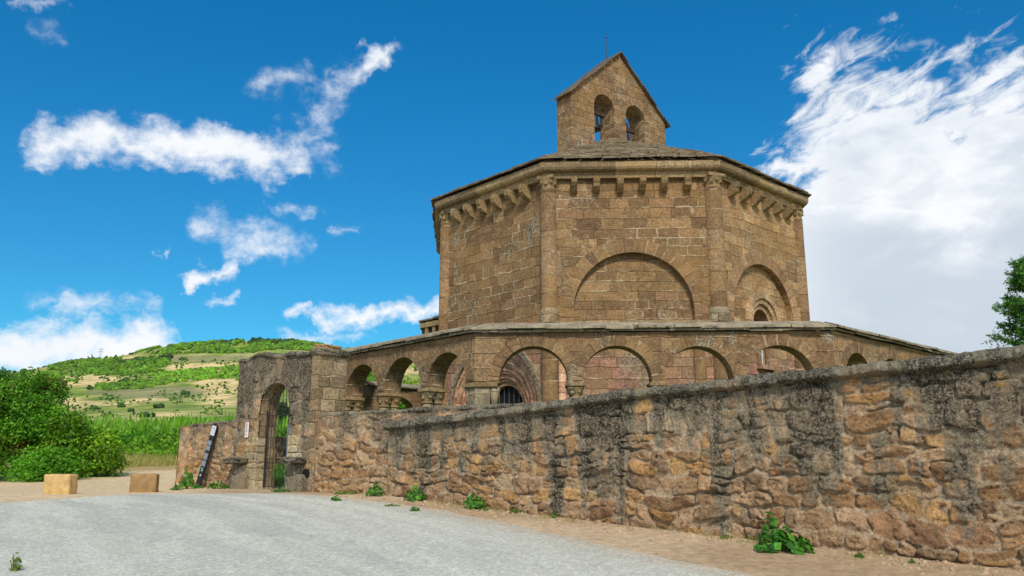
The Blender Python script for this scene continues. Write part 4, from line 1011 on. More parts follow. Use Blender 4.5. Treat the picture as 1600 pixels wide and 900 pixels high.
# middle wall, from the pillar to behind the near wall
MA, MBb = Vector((-4.16, 17.86)), Vector((.6, 14.48))
mw_, msd = rubble_wall('middle_wall', MA, MBb, lambda u: -.64, lambda u: 1.0, .45, .02, 27, M_rubl, None, .30, .17, relief=1.2)
tag(mw_, 'rubble wall between the gateway pillar and the roadside wall, lower part bright ochre', 'wall')
rubble_coping('coping', msd, 0, msd.L, lambda u: 1.0, .03, .45, .06, 57, M_cop, mw_, .7, .03)
# ------------------------------------------------------------------ props
def totem():
    o = empty('information_panel', (-7.28, 20.45, -.6), label='tall narrow black information panel leaning on the low rubble wall', cat='panel')
    b0 = lsd.P(1.05, -.64, .25); t0 = lsd.P(1.37, .93, .06); up = (t0-b0); L = up.length; up.normalize(); e3 = Vector((lsd.e.x, lsd.e.y, 0)); nn = e3.cross(up).normalized(); ee = up.cross(nn).normalized()
    if nn.dot(Vector((lsd.n.x, lsd.n.y, 0))) < 0: nn = -nn
    Mx = Matrix((ee, nn, up)).transposed(); mid = lambda f: b0+up*L*f
    mb = MB(); mb.box(mid(.5), .105, .022, L/2, Mx); mb.build('board', plain('black_panel', (.018, .019, .022), .45, var=.1), o, bevel=.004)
    mg_ = plain('panel_grey', (.20, .22, .25), .5, var=.1); ml = plain('panel_silver', (.62, .66, .68), .4, var=.06)
    def plate(f0, f1, m_, w=.085, nme='plate'):
        mb = MB(); mb.box(mid((f0+f1)/2)+nn*.025, w, .003, L*(f1-f0)/2, Mx); return mb.build(nme, m_, o)
    tp = plate(.84, .985, ml, .095)
    for f0, f1 in ((.69, .76), (.61, .68), (.47, .57), (.37, .455)): plate(f0, f1, mg_)
    lm = plain('panel_lettering', (.45, .5, .52), .5); mb = MB(); r_ = random.Random(5)
    for f_, n_ in ((.735, 1), (.715, 1), (.66, 1), (.635, 1), (.545, 1), (.52, 1), (.495, 1), (.43, 1), (.40, 1)):
        x = -.07
        while x < .055: w = r_.uniform(.008, .02); mb.box(mid(f_)+nn*.0295+ee*(x+w/2), w/2, .0008, .005, Mx); x += w+.006
    mb.build('lettering', lm, o)
    lt = plain('panel_emblem', (.22, .50, .48), .5)
    for f_ in (.335, .305): mb = MB(); mb.box(mid(f_)+nn*.025, .035, .002, .018, Mx); mb.build('emblem', lt, o)
    mb = MB(); mb.box(mid(.235)+nn*.025, .022, .002, .02, Mx); mb.build('emblem', plain('panel_white_mark', (.7, .72, .7), .5), o)
    mb = MB()
    for x, z_ in ((-.05, .955), (-.02, .94), (.02, .95), (.05, .93), (-.03, .90), (.03, .88), (0, .86)): mb.box(mid(z_)+nn*.0295+ee*x, .010, .0008, .014, Mx)
    mb.build('lettering', mg_, o)
totem()
def stone_block(px, py, wx, wy, hz, rz, label, colr, seed, tilt=0):
    p = gp(px, py); m_ = plain('cut_sandstone', colr, var=.26, scale=7)
    bm = bmesh.new(); bmesh.ops.create_cube(bm, size=2); bmesh.ops.subdivide_edges(bm, edges=bm.edges[:], cuts=9, use_grid_fill=True)
    Mz = Matrix.Rotation(rz, 3, 'Z') @ Matrix.Rotation(tilt, 3, 'Y')
    for v in bm.verts:
        q = v.co; l8 = (abs(q.x)**26+abs(q.y)**26+abs(q.z)**26)**(1/26); q = q/l8
        n_ = 1+.10*(float(fbm(q.x*2+seed, q.y*3+q.z*3, seed, 4))-.5); q = q*n_
        v.co = p+Mz @ Vector((q.x*wx/2, q.y*wy/2+wy/2, q.z*hz/2+hz/2-.03))
    me = bpy.data.meshes.new('stone_block'); bm.to_mesh(me); bm.free(); o = link('stone_block', me, m_, None, True); tag(o, label, 'stone block', 'stone blocks across the track')
stone_block(86, 772.5, .54, .30, .42, R(-3), 'paler cut stone block on the dirt track nearest the left edge, beside the bushes', (.56, .37, .15), 2)
stone_block(222, 769.5, .52, .30, .41, R(10), 'darker brown cut stone block standing alone mid-track, right of the bushes', (.33, .20, .085), 6)
# pylon on the ridge
pd = view_dir(157, 556); pp = Vector((pd.x/pd.y*905, 905, 0)); pp.z = float(H(pp.x, pp.y))-1
py_ = empty('power_pylon', pp, 0, label='distant lattice power pylon standing on the hill ridge', cat='pylon')
mb = MB()
def lat(w0, w1, z0_, z1_, n):
    for i in range(n):
        a, b = i/n, (i+1)/n; wa, wb = w0+(w1-w0)*a, w0+(w1-w0)*b; za, zb_ = z0_+(z1_-z0_)*a, z0_+(z1_-z0_)*b
        for sx, sy in ((-1, -1), (1, -1), (1, 1), (-1, 1)):
            mb.tube(pp+Vector((sx*wa, sy*wa, za)), pp+Vector((sx*wb, sy*wb, zb_)), .10, n=4)
        mb.tube(pp+Vector((-wa, -wa, za)), pp+Vector((wb, -wb, zb_)), .06, n=4); mb.tube(pp+Vector((wa, -wa, za)), pp+Vector((-wb, -wb, zb_)), .06, n=4)
lat(1.7, .5, 0, 13, 5); M_py = plain('galvanised_lattice', (.30, .32, .34), .6); mb.build('tower', M_py, py_)
for z_ in (9.5, 12.5):
    mb = MB(); mb.tube(pp+Vector((-4, 0, z_)), pp+Vector((4, 0, z_)), .13, n=4); mb.tube(pp+Vector((-4, 0, z_)), pp+Vector((0, 0, z_+1.2)), .08, n=4); mb.tube(pp+Vector((4, 0, z_)), pp+Vector((0, 0, z_+1.2)), .08, n=4); mb.build('cross_arm', M_py, py_)

# ------------------------------------------------------------------ vegetation
def leaf_material(name, rough=.55, trans=.0):
    m, t, b = material(name); A = t.attr('Col'); n = t.noise(t.pos(), 3, 3)
    t.l.new(t.scale(A['Color'], t.lin(n, .3, .7, .85, 1.15)), b.inputs['Base Color']); b.inputs['Roughness'].default_value = rough
    b.inputs['Specular IOR Level'].default_value = .35
    tr = t.n.new('ShaderNodeBsdfTranslucent'); t.l.new(t.vm('MULTIPLY', A['Color'], (1.2, 1.5, .6)), tr.inputs[0]); mx = t.n.new('ShaderNodeMixShader'); mx.inputs[0].default_value = .40
    out = t.n.get('Material Output'); t.l.new(b.outputs[0], mx.inputs[1]); t.l.new(tr.outputs[0], mx.inputs[2]); t.l.new(mx.outputs[0], out.inputs[0]); return m
M_leaf = leaf_material('leaf')
M_bark = plain('bark', (.11, .085, .06), var=.4, scale=12)
def leaves_mesh(name, P, N, size, colr, rs, asp=.5, var=.3, bend=.25, outward=.5):
    """folded leaf per point: two quads sharing a midrib; N = preferred normals"""
    n = len(P); size = np.broadcast_to(size, (n,)); nr = rs.normal(size=(n, 3))*(1-outward)+N*outward*1.6; nr /= np.linalg.norm(nr, axis=1)[:, None]+1e-9
    t_ = rs.normal(size=(n, 3)); t_ -= nr*(t_*nr).sum(1)[:, None]; t_ /= np.linalg.norm(t_, axis=1)[:, None]+1e-9; s_ = np.cross(nr, t_)
    L = size[:, None]; a = P-t_*L*.5; tip = P+t_*L*.5-nr*L*bend*.4; mid = P+nr*L*.03
    l1 = P+s_*L*asp*.5-nr*L*bend*.3-t_*L*.05; r1 = P-s_*L*asp*.5-nr*L*bend*.3-t_*L*.05
    V = np.stack([a, l1, tip, r1, mid], 1).reshape(-1, 3); b = np.arange(n)[:, None]*5
    Q = np.concatenate([b+np.array([[0, 4, 2, 1]]), b+np.array([[0, 3, 2, 4]])], 0)
    c = np.asarray(colr); c = c if c.ndim == 2 else np.tile(c, (n, 1)); c = c*(1+var*(rs.rand(n, 1)*2-1)); c = c*(1+.10*(rs.rand(n, 3)*2-1)); c = np.repeat(c, 5, 0)
    return np_mesh(name, V, Q, np.concatenate([c, np.ones((len(c), 1))], 1))
def crown_points(rs, c, rad, n, clumps, crad, flat=.8):
    """leaf positions on the shells of many overlapping clumps: clumpy, gappy outline"""
    u = rs.normal(size=(clumps, 3)); u /= np.linalg.norm(u, axis=1)[:, None]; rr = rs.rand(clumps)**.45
    K = u*rr[:, None]*np.array(rad); K = K[K[:, 2] > -rad[2]*.75]; cr = crad*(.6+.8*rs.rand(len(K)))
    k = rs.choice(len(K), n, p=cr**2/(cr**2).sum()); d = rs.normal(size=(n, 3)); d /= np.linalg.norm(d, axis=1)[:, None]
    rho = cr[k]*(.55+.5*rs.rand(n)); P = K[k]+d*rho[:, None]*np.array((1, 1, flat)); return P+np.array(c), d, k, (K, cr)
def bushy(name, c, rad, n, size, cols_, seed, label, cat, group=None, clumps=70, crad=.5, trunk=True, asp=.5, h_base=None):
    rs = np.random.RandomState(seed); P, d, k, (K, cr) = crown_points(rs, c, rad, n, clumps, crad)
    cc = np.array(cols_)[rs.randint(len(cols_), size=len(K))][k]; q = fbm(P[:, 0]*1.3, P[:, 2]*1.3+P[:, 1], seed, 3); cc = cc*(.55+.9*q)[:, None]*(1+.35*(rs.rand()-.5))*np.array((1+.5*(rs.rand()-.4), 1, 1))
    o = empty(name, (c[0], c[1], h_base if h_base is not None else c[2]-rad[2]), label=label, cat=cat)
    if group: o['group'] = group
    keep = P[:, 2] > (h_base if h_base is not None else -9)-.02
    P, d, cc = P[keep], d[keep], cc[keep]
    me = leaves_mesh('crown', P, d*.7+np.array((0, 0, .5)), size*(.7+.6*rs.rand(len(P))), cc, rs, asp); link('crown', me, M_leaf, o)
    if trunk:
        mb = MB(); b0 = Vector((c[0], c[1], (h_base if h_base is not None else c[2]-rad[2])-.1)); cen = Vector(c)
        mb.tube(b0, cen, .05*rad[0]+.02, .03*rad[0], 8)
        for j in range(min(16, len(K))):
            q = cen+Vector(K[j]); st = b0.lerp(cen, rs.uniform(.2, .9)); mb.tube(st, q, .022*rad[0]+.006, .006, 5)
        mb.build('trunk', M_bark, o, True)
    return o
G1 = [(.13, .28, .015), (.17, .36, .020), (.085, .20, .016), (.24, .45, .030), (.14, .31, .018)]
G2 = [(.20, .38, .025), (.25, .47, .035), (.14, .32, .025), (.30, .50, .05)]
# bushes at the left edge: six merging shrubs
BS = [(-16.3, 25.2, 3.05, 1.5, 'tallest bush of the thicket, near the left edge'), (-14.7, 25.4, 3.0, 1.25, 'tall bush with a reddish brown top second from the left edge of the thicket'), (-13.5, 25.2, 1.75, .95, 'medium-high rounded bush in the middle of the falling outline of the thicket'),
      (-15.3, 23.7, .95, 1.15, 'low leafy bush in front, behind the paler stone block'), (-12.7, 25.8, 1.10, .80, 'bush at the right end of the thicket next to the maize'), (-13.3, 24.0, .45, .90, 'low bush at the foot of the thicket between the two stone blocks'), (-18.4, 25.8, 3.1, 1.9, 'tall bush cut by the left edge of the picture'), (-17.3, 23.6, 1.1, 1.3, 'low bush at the bottom left corner of the thicket by the road')]
for i, (x, y, zt_, rx_, lab) in enumerate(BS):
    hb = float(H(x, y))-.05; rz_ = (zt_-hb)/2*.92; cols_ = G1+([(.24, .17, .03)] if i == 1 else [])
    bushy('thicket_bush', (x, y, hb+rz_), (rx_*.82, rx_*.72, rz_), int(17000*rx_*rz_/1.6), .115, cols_, 100+i, lab, 'bush', 'bushes of the thicket left of the track', clumps=int(70*rx_), crad=.42, h_base=hb)
# maize field behind the track
rs = np.random.RandomState(5)
def maize():
    Pq = []; 
    for y in np.arange(37.0, 52, .55):
        for x in np.arange(-24, 3, .26): Pq.append((x+rs.uniform(-.1, .1), y+rs.uniform(-.08, .08)))
    Pq = np.array(Pq); Vs = []; Qs = []; Cs = []; base = 0
    for (x, y) in Pq:
        z0_ = float(H(x, y)); hgt = 1.6*rs.uniform(.72, 1.15)+.2*(fbm(x*.3, y*.3, 8, 2)-.5)
        nl = 7
        for j in range(nl):
            a = rs.uniform(0, 2*PI); f = .25+.65*j/nl; zb_ = z0_+hgt*f; L = .55*(1-.4*f)*rs.uniform(.8, 1.2); w = .05
            dx_, dy_ = math.cos(a), math.sin(a); sx, sy = -dy_, dx_
            pts = [(0, 0), (.35*L, .30*L), (.75*L, .28*L), (L, -.05*L)]
            if j >= nl-2: pts = [(0, 0), (.08*L, .4*L), (.2*L, .8*L), (.3*L, 1.05*L)]
            for m_, (r_, q_) in enumerate(pts):
                ww = w*(1-.25*m_) if m_ < 3 else .004
                Vs.append((x+dx_*r_+sx*ww, y+dy_*r_+sy*ww, zb_+q_)); Vs.append((x+dx_*r_-sx*ww, y+dy_*r_-sy*ww, zb_+q_))
            for m_ in range(3): Qs.append((base+2*m_, base+2*m_+1, base+2*m_+3, base+2*m_+2))
            c_ = np.array((.11, .29, .022) if j < nl-2 else (.22, .42, .035))*rs.uniform(.7, 1.3); Cs += [tuple(c_)+(1,)]*8; base += 8
    return np_mesh('maize_field', Vs, Qs, np.array(Cs))
o = link('maize_field', maize(), M_leaf); tag(o, 'dense green maize standing in rows behind the track', 'maize', kind='stuff')
# leafy verge in front of the maize
def scatter_leaves(name, area, n, hfun, size, cols_, seed, asp=.5):
    rs = np.random.RandomState(seed); x, y = area(rs, n); hh = hfun(x, y)*rs.rand(len(x))**.6; z = H(x, y)+hh
    P = np.stack([x, y, z], 1); cc = np.array(cols_)[rs.randint(len(cols_), size=len(x))]*(.7+.6*fbm(x*1.2, y*1.2, seed, 3))[:, None]
    return leaves_mesh(name, P, np.tile((0, -.3, .9), (len(x), 1)), size*(.6+.8*rs.rand(len(x))), cc, rs, asp, outward=.4)
area = lambda rs, n: (rs.uniform(-15.5, -8.6, n), 32.2+4.8*rs.rand(n)**.8)
o = link('leafy_verge', scatter_leaves('leafy_verge', area, 30000, lambda x, y: .25+.75*sstep(y, 32.5, 35)*(.4+.9*fbm(x*.9, y*.9, 31, 3)), .16, G2+G1[:3], 41, .7), M_leaf)
tag(o, 'broad-leaved green plants growing along the foot of the maize', 'plants', kind='stuff')
def grass(name, x, y, hmin, hmax, cols_, seed, w=.012, lean=.5):
    rs = np.random.RandomState(seed); n = len(x); z = H(x, y); h_ = rs.uniform(hmin, hmax, n); a = rs.uniform(0, 2*PI, n); dx_, dy_ = np.cos(a), np.sin(a); l_ = rs.uniform(.1, lean, n)*h_
    b1_ = np.stack([x-dy_*w, y+dx_*w, z-.02], 1); b2_ = np.stack([x+dy_*w, y-dx_*w, z-.02], 1); m1 = np.stack([x-dy_*w*.7+dx_*l_*.35, y+dx_*w*.7+dy_*l_*.35, z+h_*.6], 1); m2 = np.stack([x+dy_*w*.7+dx_*l_*.35, y-dx_*w*.7+dy_*l_*.35, z+h_*.6], 1)
    t1 = np.stack([x+dx_*l_-dy_*w*.1, y+dy_*l_+dx_*w*.1, z+h_], 1); t2 = np.stack([x+dx_*l_+dy_*w*.1, y+dy_*l_-dx_*w*.1, z+h_], 1)
    V = np.stack([b1_, b2_, m2, m1, t2, t1], 1).reshape(-1, 3); b = np.arange(n)[:, None]*6; Q = np.concatenate([b+np.array([[0, 1, 2, 3]]), b+np.array([[3, 2, 4, 5]])])
    c = np.array(cols_)[rs.randint(len(cols_), size=n)]*(1+.3*(rs.rand(n, 1)*2-1)); c = np.repeat(c, 6, 0); return np_mesh(name, V, Q, np.concatenate([c, np.ones((len(c), 1))], 1))
x = rs.uniform(-17, -7.5, 16000); y = rs.uniform(27.0, 34.2, 16000); k = fbm(x*.8, y*.8, 90, 3)+.12*(y-29.6)-.05*(x+12)*0 > .5
o = link('dry_grass', grass('dry_grass', x[k], y[k], .08, .34, [(.55, .42, .18), (.50, .38, .15), (.42, .38, .12), (.26, .38, .06)], 6), M_leaf); tag(o, 'dry yellow grass on the bank beyond the track', 'grass', kind='stuff')
x = rs.uniform(-10, -3, 34000); y = rs.uniform(19.5, 31, 34000); k = (x > -8.2) & (x+y*.87 > 12.3)
o = link('court_grass', grass('court_grass', x[k], y[k], .06, .20, [(.08, .24, .02), (.11, .30, .03), (.06, .18, .02)], 7), M_leaf); tag(o, 'short bright green grass inside the walled court', 'grass', kind='stuff')
# young green trees beyond the arcade, seen through its arches
for i, (px, py_t, Yd, rr, lab) in enumerate(((562, 612, 46, 1.9, 'bright green leafy tree seen through the leftmost open arcade arch'), (572, 590, 60, 2.2, 'green tree farther off in the upper part of the leftmost open arch'), (622, 620, 45, 1.7, 'bright green leafy tree low in the second arch from the gateway'), (651, 588, 62, 1.9, 'green tree at the right side of the second arch from the gateway'), (700, 618, 47, 1.9, 'green tree beyond the third arch from the gateway'), (441, 637, 90, .75, 'blue-green round tree seen through the iron bars of the gateway'), (605, 622, 58, 2.0, 'green tree beyond the far side of the ring arcade'))):
    d = view_dir(px, py_t); x_ = d.x/d.y*Yd; hb = float(H(x_, Yd)); top = d.z/d.y*Yd+rr*.5; rz_ = max((top-hb)/2, .8)
    bushy('young_tree', (x_, Yd, hb+rz_*1.02), (rr, rr*.9, rz_), 5200, .22, [(.05, .11, .05)] if i == 5 else G2, 300+i, lab, 'tree', 'young trees beyond the arcade', 60, .6, h_base=hb)
# dark conifer behind the near wall at the right edge
def conifer():
    rs = np.random.RandomState(77); Yc = 13.5; xc = 832/FPX*Yc; hb = -1.3; ht = 3.35
    o = empty('conifer', (xc, Yc, hb), label='dark green bushy conifer rising behind the wall at the right edge', cat='conifer')
    Pn = []; Nn = []; Cn = []; mb = MB(); mb.tube((xc, Yc, hb), (xc, Yc, ht), .12, .02, 10); tk = MB()
    for i in range(260):
        f = rs.rand()**.8; z0_ = hb+.3+(ht-hb-.3)*f; L = (1.02*(1-f)**.55+.12)*rs.uniform(.65, 1.12); a = rs.uniform(0, 2*PI); d = np.array((math.cos(a), math.sin(a), rs.uniform(.15, .75))); d /= np.linalg.norm(d)
        st = np.array((xc, Yc, z0_)); en = st+d*L; tk.tube(st, en, .012, .004, 4)
        for j in range(26):
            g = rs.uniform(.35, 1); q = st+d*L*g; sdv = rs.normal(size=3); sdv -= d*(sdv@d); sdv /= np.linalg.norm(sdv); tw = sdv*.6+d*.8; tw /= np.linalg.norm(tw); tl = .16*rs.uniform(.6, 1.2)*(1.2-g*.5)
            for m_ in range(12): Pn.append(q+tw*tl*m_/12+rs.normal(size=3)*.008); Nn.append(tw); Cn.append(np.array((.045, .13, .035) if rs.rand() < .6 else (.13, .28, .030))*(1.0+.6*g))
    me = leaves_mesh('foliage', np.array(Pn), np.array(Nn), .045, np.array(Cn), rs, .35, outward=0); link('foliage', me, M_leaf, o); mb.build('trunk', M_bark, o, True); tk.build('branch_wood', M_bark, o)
conifer()
# dry sprig beside it
def sprig():
    rs = np.random.RandomState(9); b = Vector((775/FPX*10.6, 10.6, .9)); o = empty('dry_sprig', b, label='thin dark arching twigs with few leaves above the wall coping near the right edge', cat='twig'); mb = MB(); P = []
    for (dx_, dz_) in ((-.17, .68), (-.06, .62), (.05, .45), (-.12, .40)):
        prev = b; 
        for j in range(1, 7):
            f = j/6; q = b+Vector((dx_*f*f*1.2, .05*f, dz_*f*(1.15-.2*f))); mb.tube(prev, q, .007*(1.2-f), .006*(1.1-f), 5); prev = q
            for k in range(5): P.append(np.array(q)+rs.normal(size=3)*.022)
    mb.build('stem', plain('dark_twig', (.05, .045, .03)), o); P = np.array(P); link('leaves', leaves_mesh('leaves', P, np.zeros_like(P)+(0, 0, 1), .05, (.05, .065, .04), rs, .4, outward=.2), M_leaf, o)
sprig()
# weeds at the wall foot
def weed(px, py, w, hgt, n, size, cols_, seed, label, asp=.75, pull=0):
    p = gp(px, py)
    for q_ in (nsd, msd):
        dn = (Vector((p.x, p.y))-q_.A).dot(q_.n); al = (Vector((p.x, p.y))-q_.A).dot(q_.e)
        if -.2 < al < q_.L and dn < .10+w*.28: p = p+Vector((q_.n.x, q_.n.y, 0))*(.10+w*.28-dn); p.z = float(H(p.x, p.y))
    rs = np.random.RandomState(seed); o = empty('weed', p, label=label, cat='weed', group='weeds at the foot of the walls and beside the road')
    r = rs.rand(n)**.6; a = rs.uniform(0, 2*PI, n); hz = hgt*(1-.75*r)*rs.uniform(.25, 1.05, n); P = np.stack([p.x+w/2*r*np.cos(a), p.y+w*.35*r*np.sin(a), p.z+hz], 1)
    cc = np.array(cols_)[rs.randint(len(cols_), size=n)]; N = np.stack([np.cos(a)*r, np.sin(a)*r-.35, np.full(n, .8)], 1)
    link('leaves', leaves_mesh('leaves', P, N, size*(.5+.9*rs.rand(n)), cc, rs, asp, outward=.62, bend=.5), M_leaf, o)
    mb = MB()
    for j in range(min(n, 26)): mb.tube(p+Vector((rs.uniform(-.02, .02), 0, -.02)), Vector(P[j]), .005, .003, 4)
    mb.build('stem', plain('weed_stem', (.12, .14, .04)), o)
WG = [(.055, .22, .018), (.09, .30, .025), (.035, .15, .015), (.14, .33, .035)]
WY = [(.16, .24, .05), (.10, .20, .04)]
weed(1226, 862, .68, .32, 120, .118, WG, 1, 'largest weed, a broad-leaved green clump growing from the foot of the roadside wall', .8)
p_ = gp(1222, 858); rs9 = np.random.RandomState(3)
weed(1206, 853, .34, .50, 32, .125, WG, 2, 'taller leafy shoot rising behind the largest weed against the wall', .8)
weed(748, 794, .42, .30, 130, .075, WG, 3, 'round green weed, rightmost of the row of three below the start of the roadside wall')
weed(675, 780, .42, .32, 130, .075, WG, 4, 'round green weed, middle one of the three where the roadside wall starts')
weed(629, 773, .40, .28, 110, .07, WG+WY, 5, 'green weed, leftmost of the three, at the junction of the two walls')
weed(578, 770, .5, .10, 60, .06, WY, 6, 'flat yellowish weed under the middle wall')
weed(525, 783, .22, .13, 45, .05, WG, 7, 'small lone weed on the dirt between the gateway and the road')
weed(648, 799, .18, .10, 40, .05, WG, 8, 'tiny dark weed at the road edge below the three round weeds')
weed(613, 791, .34, .06, 35, .045, WY, 9, 'thin creeping weed on the dirt near the road edge')
weed(1343, 872, .12, .10, 30, .045, WG, 10, 'small weed on the dirt right of the largest weed')
weed(1426, 880, .09, .06, 20, .035, WY, 11, 'tiny pale weed on the dirt farthest right')
weed(886, 806, .14, .12, 26, .05, WY, 12, 'small yellow-green weed at the wall foot halfway along the roadside wall')
weed(820, 800, .22, .12, 36, .05, WY, 13, 'sparse weed at the wall foot just right of the row of three')
weed(757, 798, .2, .09, 30, .045, WY, 23, 'low pale weed at the foot of the rightmost round weed')
weed(1160, 836, .16, .08, 22, .045, WY, 24, 'faint small weed at the wall foot left of the largest weed')
weed(340, 764, .55, .22, 120, .07, WG, 14, 'green weed at the foot of the leaning black panel')
weed(438, 769, .42, .12, 80, .055, WG, 15, 'low green weed by the gateway threshold')
weed(308, 763, .34, .10, 50, .055, WG, 16, 'low green weed left of the black panel under the low wall')
weed(291, 764, .38, .62, 150, .085, WG, 17, 'tall leafy weed at the left end of the low wall')
weed(276, 766, .30, .12, 60, .06, WG, 18, 'flat weed left of the tall leafy weed beside the track')
weed(22, 893, .13, .24, 34, .05, WY+[(.20, .22, .05)], 19, 'yellow-green weed at the bottom left corner of the road', .5)
rs = np.random.RandomState(15); u_ = rs.uniform(0, 10.4, 2600); d_ = np.abs(rs.normal(size=2600))*.22+.03; k = fbm(u_*2.2, d_*3, 19, 3) > .54; u_, d_ = u_[k], d_[k]
o = link('foot_grass', grass('foot_grass', nsd.A.x+nsd.e.x*u_+nsd.n.x*d_, nsd.A.y+nsd.e.y*u_+nsd.n.y*d_, .02, .10, [(.46, .36, .18), (.38, .33, .14), (.24, .30, .07)], 16, w=.003, lean=.9), M_leaf); tag(o, 'thin dry grass in tufts along the foot of the roadside wall', 'grass', kind='stuff')
# pebbles and clods along the wall foot
rs = np.random.RandomState(12); mb = MB()
for i in range(1700):
    u_ = rs.uniform(-.5, 11); d_ = abs(rs.normal())*.45+.05; p = nsd.A+nsd.e*u_+nsd.n*d_
    z_ = float(H(p.x, p.y)); s_ = .005+.022*rs.rand()**5; mb.box((p.x, p.y, z_+s_*.3), s_*rs.uniform(.8, 1.5), s_*rs.uniform(.8, 1.3), s_*.6, Matrix.Rotation(rs.uniform(0, 3), 3, 'Z') @ Matrix.Rotation(rs.uniform(-.4, .4), 3, 'X'), rs.uniform(.4, .8))
o = mb.build('gravel', plain('loose_stone', (.40, .29, .18), var=.5), None, bevel=.004); tag(o, 'small loose stones scattered on the dirt below the roadside wall', 'gravel', kind='stuff')

# ------------------------------------------------------------------ woods and shrubs on the hillside
def far_pt(px, py):
    """point of the hillside seen in that direction"""
    d = view_dir(px, py); k = d.z/d.y; yy = np.arange(100, 905, 3.); x_ = d.x/d.y*yy; z = H(x_, yy); f = z-k*yy
    i = np.argmax(f > 0) if (f > 0).any() else len(yy)-1
    return np.array((x_[i], yy[i], z[i]))
bm = bmesh.new(); bmesh.ops.create_icosphere(bm, subdivisions=2, radius=1); bm.verts.ensure_lookup_table(); ico_v = np.array([v.co[:] for v in bm.verts]); ico_f = np.array([[v.index for v in f.verts] for f in bm.faces]); bm.free()
def clump_mesh(name, P, rad, cols_, seed):
    rs = np.random.RandomState(seed); Vs = []; Fs = []; Cs = []; base = 0; nv = len(ico_v)
    for p, r, c in zip(P, rad, cols_):
        q = ico_v*(1+.55*(rs.rand(nv, 1)-.5))*np.array((1, 1, rs.uniform(.8, 1.25)))*r; Vs.append(q+p+np.array((0, 0, r*.6))); Fs.append(ico_f+base); base += nv
        Cs.append(np.concatenate([c*(1+.9*(rs.rand(nv, 1)-.5)), np.ones((nv, 1))], 1))
    return np_mesh(name, np.concatenate(Vs), np.concatenate(Fs), np.concatenate(Cs))
M_wood2 = leaf_material('far_foliage', .8)
rs = np.random.RandomState(21); P = []; rad = []; cc = []
LG_ = np.array((.21, .40, .030)); DG = np.array((.055, .12, .028)); MG = np.array((.12, .25, .030))
seedb = [0.]
def band(poly_top, poly_bot, n, c0, c1, r0, r1):
    seedb[0] += 3.7; r0 *= .34; r1 *= .38; n = int(n*5.5)
    for _ in range(n):
        px = rs.uniform(poly_top[0][0], poly_top[-1][0])
        a = np.interp(px, [q[0] for q in poly_top], [q[1] for q in poly_top]); b = np.interp(px, [q[0] for q in poly_bot], [q[1] for q in poly_bot])
        a, b = a-2.5*rs.rand()**2, b+3*rs.rand()**2; py = rs.uniform(a, b)
        if fbm(px/17+py/9+seedb[0], py/4.5, 33, 4) < .45: continue
        p = far_pt(px, py); P.append(p); f = rs.rand(); rad.append(rs.uniform(r0, r1)*p[1]/700); cc.append(((c0*(1-f)+c1*f) if rs.rand() > .12 else DG)*rs.uniform(.75, 1.25)*(.45+1.1*float(fbm(px/10, py/2.5, 91, 3))))  # stray dark clumps paint the shaded undersides of the crowns
band([(215, 546), (260, 541), (330, 536), (470, 532), (560, 552)], [(215, 551), (330, 551), (470, 547), (560, 560)], 1000, MG, LG_, 2.2, 4.2)
band([(300, 534), (400, 529), (460, 531)], [(300, 540), (400, 536), (460, 536)], 200, DG, DG, 2.5, 4.2)
band([(75, 574), (110, 566), (160, 562), (265, 562)], [(75, 577), (160, 576), (265, 572)], 420, MG, LG_, 2.2, 3.8)
band([(120, 580), (200, 571), (260, 566)], [(120, 585), (200, 585), (260, 577)], 360, MG, LG_, 2.2, 4.)
band([(230, 588), (300, 580), (375, 575)], [(230, 602), (300, 593), (375, 588)], 700, LG_, LG_*1.15, 2.2, 3.8)
band([(150, 603), (200, 598), (260, 590)], [(150, 610), (200, 608), (260, 602)], 260, LG_, MG, 2., 3.5)
band([(60, 586), (100, 582), (120, 590)], [(60, 594), (100, 594), (120, 598)], 160, LG_, MG, 2., 3.6)
band([(180, 560), (240, 557), (265, 560)], [(180, 566), (240, 563), (265, 566)], 120, DG, MG, 2., 3.6)
band([(530, 565), (660, 560)], [(530, 585), (660, 578)], 120, MG, LG_, 2.2, 4.)
band([(-80, 584), (40, 580)], [(-80, 600), (40, 592)], 200, MG, DG, 2.5, 4.)
P2 = []
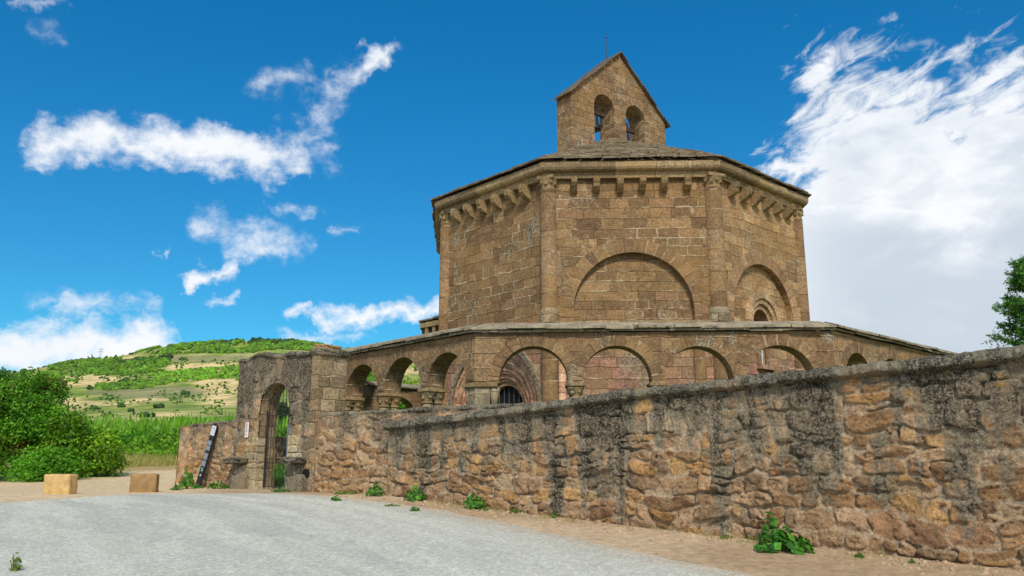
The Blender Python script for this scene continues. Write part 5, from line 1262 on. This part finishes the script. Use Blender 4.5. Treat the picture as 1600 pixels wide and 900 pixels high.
for _ in range(2600):
    px, py = rs.uniform(60, 390), rs.uniform(545, 662); 
    if fbm(px/28, py/9, 55, 4) < .55: continue
    p = far_pt(px, py); P.append(p); rad.append(rs.uniform(.35, 1.2)*p[1]/700); cc.append((DG if rs.rand() < .5 else MG)*rs.uniform(.8, 1.4))
o = link('hillside_woods', clump_mesh('hillside_woods', P, rad, cc, 4), M_wood2); tag(o, 'bands of far-off trees and scrub on the sunlit hillside', 'woods', kind='stuff')
for i, (px, py, r_, lab) in enumerate(((137, 564, .8, 'left one of two tiny dark cypresses on the ridge'), (143, 563, .9, 'right one of two tiny dark cypresses on the ridge'), (290, 617, 1.9, 'dark round shrub beside the sandy patch high on the slope'), (248, 638, 2.0, 'dark shrub mid-slope between two sandy fields'), (235, 652, 2.6, 'large dark shrub just above the maize'), (190, 637, 2.2, 'dark shrub near the top of the thicket'), (205, 644, 1.8, 'low dark shrub right of the thicket top'), (150, 640, 2., 'dark shrub directly above the thicket'), (196, 598, 2.4, 'green round tree at the end of the large sandy field'), (143, 609, 1.8, 'small dark tree below the sandy field on the left slope'), (262, 561, 2.6, 'round tree by the upper sandy field'), (285, 563, 1.6, 'small bush on the upper bare slope'), (440, 632, 1.0, 'small tree on the slope seen through the gateway bars'), (218, 600, 1.4, 'tiny bush in front of the vineyard band'))):
    p = far_pt(px, py); n = 7; q = []; rr = []
    tall = i < 2; s_ = r_*p[1]/500
    for j in range(n): q.append(p+rs.normal(size=3)*np.array((.15, .15, 0) if tall else (.6, .4, .15))*s_+np.array((0, 0, s_*(.55*j if tall else 0)))); rr.append(s_*(rs.uniform(.35, .45) if tall else rs.uniform(.45, .8)))
    o = empty('cypress' if tall else 'hillside_shrub', p, label=lab, cat='tree' if tall else 'shrub', group='trees and shrubs standing out on the hillside')
    link('crown', clump_mesh('crown', q, rr, [DG*rs.uniform(.8, 1.5) for _ in q], 60+i), M_wood2, o)
    mb = MB(); mb.tube(p-np.array((0, 0, .3)), p+np.array((0, 0, s_*.6)), .12, .08, 6); mb.build('trunk', M_bark, o)
